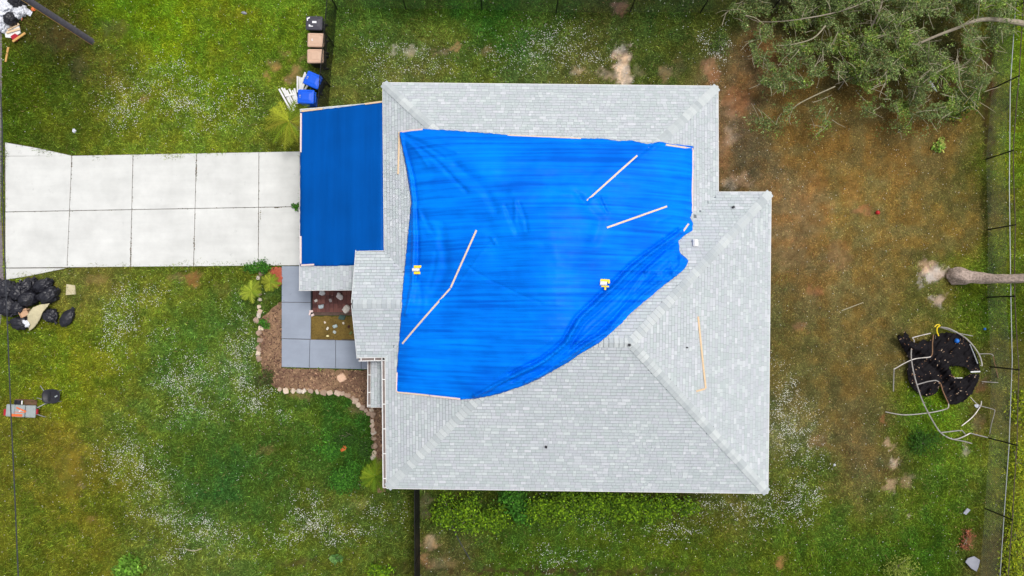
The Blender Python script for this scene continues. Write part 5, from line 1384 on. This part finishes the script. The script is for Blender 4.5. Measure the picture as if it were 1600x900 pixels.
for k, q in enumerate([[(1495, 92, 2.2), (1498, 105, 2.1), (1499, 125, 2.0), (1504, 140, 1.8)], [(1493, 120, 1.8), (1500, 140, 1.6), (1512, 153, 1.4)], [(1515, 40, 2.2), (1530, 58, 2.0), (1544, 75, 1.6)], [(1515, 78, 2.0), (1540, 98, 1.8), (1552, 110, 1.6), (1560, 113, 1.4)], [(1542, 100, 1.7), (1540, 115, 1.5), (1537, 128, 1.3)], [(1446, 175, .8), (1455, 190, .5), (1465, 206, .2)], [(1462, 120, 1.6), (1466, 130, 1.4), (1473, 140, 1.2)], [(1298, 170, .6), (1292, 182, .4), (1280, 206, .15)], [(1340, 145, .8), (1350, 155, .5), (1359, 161, .3)], [(1530, 0, 2.6), (1529, 20, 2.5), (1527, 30, 2.4)], [(1128, 40, .6), (1137, 18, 1.0), (1160, 15, 1.2)], [(1270, 160, .4), (1285, 155, .5), (1300, 148, .6)], [(1262, 120, 1.0), (1275, 100, 1.2), (1290, 92, 1.4)], [(1165, 24, 1.3), (1180, 28, 1.2), (1194, 38, 1.1)]]):
    limb('twig', q, .028 if k < 2 else .02, .008, M_twig, 5)
rg = np.random.default_rng(77)
TREEP = [(1135, 15), (1180, -40), (1640, -40), (1640, 30), (1590, 50), (1562, 62), (1552, 120), (1540, 140), (1530, 165), (1490, 178), (1445, 188), (1410, 182), (1372, 165), (1345, 135), (1318, 128), (1290, 118), (1262, 138), (1215, 142), (1182, 128), (1178, 95), (1165, 50)]
n = 280000
lx = rg.uniform(1110, 1640, n); ly = rg.uniform(-40, 225, n)
dens = np.where(inpoly(lx, ly, TREEP), 1.0, 0.0)
for (ex, ey, rx, ry, s) in [(1205, 190, 26, 14, .8), (1222, 172, 18, 12, .7), (1285, 190, 12, 22, .7), (1290, 172, 14, 12, .6), (1362, 170, 14, 26, .8), (1425, 192, 26, 12, .7), (1455, 175, 26, 14, .8), (1222, 135, 14, 10, .8)]:
    dens = np.maximum(dens, s * np.exp(-(((lx - ex) / rx) ** 2 + ((ly - ey) / ry) ** 2)))
for (ex, ey, rx, ry) in [(1225, 52, 30, 14), (1262, 62, 26, 10), (1375, 85, 20, 12), (1345, 45, 10, 40), (1455, 38, 16, 14), (1455, 128, 12, 10), (1360, 125, 14, 16), (1545, 90, 10, 40), (1480, 40, 30, 6)]:
    dens = dens * (1 - .75 * np.exp(-(((lx - ex) / rx) ** 2 + ((ly - ey) / ry) ** 2)))
cl = fbm(lx / 20, ly / 20, 4, 33)
keep = rg.random(n) < dens * np.clip((cl - .32) * 2.3, 0, .78)
lx, ly = lx[keep], ly[keep]
lz = 0.3 + 2.3 * np.clip(fbm(lx / 30, ly / 30, 3, 44) * 1.3 - .1, 0, 1) * np.clip((lx - 1080) / 260, .35, 1.1) + rg.normal(0, .28, len(lx)); lz = np.maximum(lz, .06)
X_, Y_ = PN(lx, ly, lz)
TC = [(94, 112, 58), (116, 132, 80), (78, 96, 48), (62, 80, 38), (128, 144, 92), (100, 122, 52), (86, 104, 60), (112, 104, 66)]
V_, c_ = leaves(X_, Y_, lz, .092, TC, 5, .55, .42, .34)
hue = np.repeat(np.where(fbm(lx / 25, ly / 25, 2, 66) > .62, 1.0, 0.0), 4)[:, None]
c_ = c_ * (1 + hue * np.array([.12, .22, -.25]))
fastmesh('crown', V_, 4, M_leaf, np.clip(c_, 0, 1), ft)
tw, tf = [], []
for i in range(520):
    k = rg.integers(0, len(lx)); p = Vector((X_[k], Y_[k], lz[k])); a = rg.uniform(0, 6.28); l = rg.uniform(.3, .9)
    q = p + Vector((math.cos(a) * l, math.sin(a) * l, rg.uniform(-.2, .3))); m_ = (p + q) / 2 + Vector((rg.uniform(-.08, .08), rg.uniform(-.08, .08), .05))
    v, f = tube([p, m_, q], [.016, .012, .007], 4); kk = len(tw); tw += v; tf += [tuple(x + kk for x in ff) for ff in f]
o = part('twig_mass', tw, tf, M_twig, ft); o['kind'] = 'stuff'
# leaning tree whose thick trunk crosses the right fence
lt = thing('leaning_tree', 'thick grey brown tree trunk leaning out over the right fence', 'tree', P(1490, 430))
ln = smoothline([P(1488, 429, .12), P(1500, 430.5, .35), P(1515, 433, .62), P(1535, 435, .95), P(1565, 435.5, 1.5), P(1600, 435, 2.1), P(1680, 433, 3.4), P(1760, 428, 4.6)], 16); k = len(ln)
ra = [.30 + .10 * math.sin(min(1, i / (k * .32)) * math.pi) - .16 * i / k for i in range(k)]; ra[0] = .2; ra[1] = .27
part('trunk', *tube(ln, ra, 28, .3), M_bark, lt, smooth=True)
part('root', *blob((P(1489, 431).x, P(1489, 431).y, .1), (.32, .42, .28), 4, 3, .5, 1.6, .3), M_bark, lt, smooth=True)
ce = ln[-1]
for i in range(5):
    part('limb', *tube([ce - Vector((.4, 0, .3)), ce + Vector((.9, -1.5 + .75 * i, 1.0)), ce + Vector((1.8, -2.6 + 1.3 * i, 2.0))], [.12, .07, .03], 7), M_bark, lt)
rr2 = np.random.default_rng(4); nn = 4000
V_, c_ = leaves(ce.x + 2.2 + rr2.normal(0, .7, nn), ce.y + rr2.normal(0, 1.5, nn), ce.z + 1.8 + rr2.normal(0, .6, nn), .16, TC, 9)
fastmesh('crown', V_, 4, M_leaf, c_, lt)

# ------------------------------------------------------------------ mulch chips, grass, weeds and blossoms
def free(x, y, polys):
    k = np.ones(len(x), bool)
    for p in polys: k &= ~inpoly(x, y, p)
    return k
def wpoly(pp, z=0): return [(P(*q, z).x, P(*q, z).y) for q in pp]
c0 = P(500, 590)
def shrink(pp, k): 
    cx = sum(q[0] for q in pp) / len(pp); cy = sum(q[1] for q in pp) / len(pp)
    return [(q[0] + (cx - q[0]) * k, q[1] + (cy - q[1]) * k) for q in pp]
DR_IN = [(6, 223), (60, 232.5), (112, 245), (300, 241), (470, 239), (470, 413.5), (440, 413.5), (300, 414.5), (104, 416.5), (40, 430), (10, 436)]
HARD = [wpoly(DR_IN), wpoly([(442, 414), (488, 414), (488, 448), (560, 448), (566, 532), (595, 532), (595, 575.5), (442, 573)]), [(p.x, p.y) for p in wall_poly], [(p[0], p[1]) for p in gwp], [(p.x, p.y) for p in road_poly]]
SOFT = [wpoly(BED)]
r = np.random.default_rng(3)
n = 9000
mxp = r.uniform(402, 606, n); myp = r.uniform(466, 772, n); k = inpoly(mxp, myp, BED); mxp, myp = mxp[k], myp[k]
X_, Y_ = PN(mxp, myp, np.zeros(len(mxp)))
V_, c_ = leaves(X_, Y_, .03 + .03 * r.random(len(X_)), .13, [(120, 88, 72), (150, 118, 96), (96, 70, 60), (168, 138, 108), (86, 62, 54)], 8, .8, .3)
o = fastmesh('mulch_chips', V_, 4, M_chip, c_); tag(o, 'brown wood chips scattered over the mulch bed', 'mulch', kind='stuff')

def gridcol(x, y):
    i = np.clip(np.searchsorted(ax_, x) - 1, 0, nx - 1); j = np.clip(np.searchsorted(ay_, y) - 1, 0, ny - 1)
    return gcol[j * nx + i], gbare[j * nx + i]
NB = 760000
x = r.uniform(-27.2, 27.2, NB); y = r.uniform(-15.0, 17.2, NB)
k = free(x, y, HARD[1:] + SOFT)
DW = wpoly(DRIVE); ind = inpoly(x, y, DW); dd = np.zeros(len(x)); dd[ind] = distpoly(x[ind], y[ind], DW)
k &= ~(ind & (dd > np.clip((fbm(x * 1.6, y * 1.6, 3, 55) - .38) * .9, .0, .3))); k &= ~((x > P(440, 300).x) & ind); x, y = x[k], y[k]
col, bare = gridcol(x, y)
green = np.clip((col[:, 1] / (col[:, 0] + 1e-4) - 0.75) * 1.6, 0, 1)
k = r.random(len(x)) > bare * 0.85 + (1 - green) * .25; x, y, col, green = x[k], y[k], col[k], green[k]
n = len(x)
tall = 0.6 + 0.9 * fbm(x * .9, y * .9, 3, 17)
l = (0.06 + 0.085 * r.random(n)) * tall * (0.75 + .45 * green); a = r.random(n) * 2 * np.pi; h = l * (0.25 + 0.65 * r.random(n)); w = 0.018 + 0.022 * r.random(n)
V_ = np.empty((n, 3, 3))
dx, dy = np.cos(a), np.sin(a)
V_[:, 0] = np.stack([x - dy * w / 2, y + dx * w / 2, np.full(n, .004)], 1); V_[:, 1] = np.stack([x + dy * w / 2, y - dx * w / 2, np.full(n, .004)], 1)
V_[:, 2] = np.stack([x + dx * l, y + dy * l, h], 1)
j = np.exp(r.normal(0, 1, n) * (.32 + .16 * green))[:, None] * (1 + r.normal(0, .06, (n, 3)))
c_ = np.clip(col * 1.42 * j, .003, .8)
straw = r.random(n) < (.02 + .05 * (1 - green)); c_[straw] = lin((160, 144, 92)) * (.5 + .5 * r.random((straw.sum(), 1)))
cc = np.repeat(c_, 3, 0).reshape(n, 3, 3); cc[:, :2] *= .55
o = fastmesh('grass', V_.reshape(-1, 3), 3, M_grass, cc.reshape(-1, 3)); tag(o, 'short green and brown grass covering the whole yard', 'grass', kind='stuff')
# broad leaved ground cover in the lush patches
n = 150000
wx_ = r.uniform(-60, 1660, n); wy_ = r.uniform(-60, 960, n)
WD = [(750, 35, 230, 40, 1.), (560, 60, 60, 50, .5), (1000, 50, 90, 40, .5), (100, 80, 90, 55, 1.0), (300, 60, 120, 50, .3), (1450, 665, 70, 30, 1), (1545, 430, 14, 60, .9), (1545, 300, 10, 60, .8), (540, 690, 60, 40, 1), (760, 790, 90, 40, .8), (950, 800, 150, 25, .7), (1350, 860, 180, 40, .6), (850, 880, 160, 25, .6), (1592, 150, 20, 130, .7), (1595, 800, 20, 120, .8), (1490, 700, 60, 30, .6), (60, 540, 70, 40, .35), (340, 770, 80, 60, .35), (330, 530, 70, 50, .3), (1440, 420, 16, 12, .8), (1220, 480, 14, 60, .5), (590, 440, 20, 20, 0), (210, 600, 300, 250, .12), (300, 150, 250, 120, .12), (1350, 780, 200, 90, .25)]
d = np.zeros(n)
for (ex, ey, rx, ry, s) in WD: d = np.maximum(d, s * np.exp(-(((wx_ - ex) / rx) ** 2 + ((wy_ - ey) / ry) ** 2)))
k = r.random(n) < d * np.clip((fbm(wx_ / 14, wy_ / 14, 3, 91) - .35) * 4, 0, 1); wx_, wy_ = wx_[k], wy_[k]
X_, Y_ = PN(wx_, wy_, np.zeros(len(wx_))); k = free(X_, Y_, HARD + SOFT); X_, Y_ = X_[k], Y_[k]
bc, _b = gridcol(X_, Y_)
V_, c_ = leaves(X_, Y_, .05 + .10 * r.random(len(X_)), .075, [(255, 255, 255)], 12, .65, .7, .35)
c_ = np.clip(np.repeat(bc * np.array([1.15, 1.55, 1.1]), 4, 0) * c_, .003, .7)
o = fastmesh('ground_cover', V_, 4, M_leaf, c_); tag(o, 'broad leaved green weeds growing through the grass', 'weeds', kind='stuff')
# white blossoms
FL = [(270,140,60,25,.6),(300,160,50,30,.8),(195,165,35,30,.9),(260,105,40,20,.4),(380,150,20,40,.5),(330,200,50,15,.3),(580,90,20,30,.6),(650,100,60,20,.5),(860,75,60,30,.8),(790,95,40,20,.4),(920,90,30,15,.5),(1125,65,20,20,1.3),(1130,110,20,20,.4),
(185,500,20,50,.9),(215,460,40,12,.7),(250,520,25,15,.4),(290,590,40,30,1.0),(380,560,20,60,1.0),(390,620,24,30,1.0),(300,640,40,20,.5),(190,720,40,40,.7),(230,740,40,40,.9),(260,810,40,20,.9),(320,835,48,20,1.2),(290,870,40,12,.5),(470,780,20,20,.8),(490,820,33,20,1.4),(440,840,25,12,.8),(540,830,40,20,.8),(580,800,25,15,.6),(430,860,30,10,.5),(440,650,15,15,.5),(600,800,30,20,.3),
(1225,620,15,40,1.0),(1230,665,25,25,1.2),(1250,700,40,30,.6),(1250,780,26,26,1.1),(1215,810,15,10,.8),(1180,790,60,30,.7),(1060,830,50,20,.5),(950,810,80,25,.2),(880,870,60,15,.35),(1100,800,40,20,.4)]
n = 1150000
fx = r.uniform(-20, 1620, n); fy = r.uniform(-20, 920, n); d = np.full(n, .012)
ox = fx + (fbm(fx / 24, fy / 24, 3, 101) - .5) * 50; oy = fy + (fbm(fx / 24, fy / 24, 3, 105) - .5) * 50
for (ex, ey, rx, ry, s) in FL: d = np.maximum(d, s * np.exp(-(((ox - ex) / rx) ** 2 + ((oy - ey) / ry) ** 2) * 1.1))
k = r.random(n) < d * np.clip((fbm(fx / 9, fy / 9, 3, 111) - .25) * 2.0, 0.15, 1) * .6; fx, fy = fx[k], fy[k]
X_, Y_ = PN(fx, fy, np.full(len(fx), .09)); k = free(X_, Y_, HARD + SOFT); X_, Y_ = X_[k], Y_[k]
V_, c_ = leaves(X_, Y_, .07 + .06 * r.random(len(X_)), .031, [(255, 255, 255)], 14, .75, .95, .15)
o = fastmesh('blossoms', V_, 4, M_flower, c_); tag(o, 'tiny white blossoms dotted through the lawn', 'flowers', kind='stuff')
# dry litter on the brown yard
n = 1500
fx = r.uniform(1130, 1560, n); fy = r.uniform(120, 860, n); X_, Y_ = PN(fx, fy, np.zeros(n)); k = free(X_, Y_, HARD); X_, Y_ = X_[k], Y_[k]
V_, c_ = leaves(X_, Y_, np.full(len(X_), .05), .06, [(176, 152, 104), (150, 110, 76), (186, 170, 124), (120, 90, 56)], 15, .8, .4)
o = fastmesh('leaf_litter', V_, 4, M_leaf, c_); tag(o, 'dry tan leaf litter scattered on the right yard', 'leaf litter', kind='stuff')
V_, c_ = leaves(*MATLIT, .06, [(186, 150, 120), (150, 112, 84), (200, 176, 150), (120, 84, 64)], 25, .8, .5)
o = fastmesh('mat_litter', V_, 4, M_leaf, c_); tag(o, 'dry leaf litter lying on the black trampoline mat', 'leaf litter', kind='stuff')
jx, jy = [], []
for i in range(1, 5):
    for k_ in range(34):
        t_ = r.random()
        xx = xs_t[i] + (xs_b[i] - xs_t[i]) * t_ + r.normal(0, .35); jx.append(xx); jy.append(ytop(xx) + (ybot(xx) - ytop(xx)) * t_)
for k_ in range(60): xx = r.uniform(10, 468); jx.append(xx); jy.append(ymid(xx) + r.normal(0, .35))
for (cx_, cy_, n_, sp_) in ((307, 265, 60, 9), (204.5, 395, 60, 10), (303.5, 380, 30, 7), (433, 324.5, 24, 4), (407, 335, 16, 5), (112, 250, 16, 6)):
    for k_ in range(n_): yy = cy_ + r.normal(0, sp_) * (0 if cx_ == 433 else 1); jx.append(cx_ + (r.normal(0, .5) if cx_ != 433 else r.normal(0, 3))); jy.append(yy)
X_, Y_ = PN(np.array(jx), np.array(jy), np.full(len(jx), .05))
V_, c_ = leaves(X_, Y_, np.full(len(X_), .058) + .01 * r.random(len(X_)), .045, [(60, 54, 40), (84, 66, 46), (70, 76, 40), (112, 84, 58)], 31, .9, .7)
o = fastmesh('joint_debris', V_, 4, M_leaf, c_); tag(o, 'dark dirt and dead leaves caught in the driveway joints', 'debris', kind='stuff')
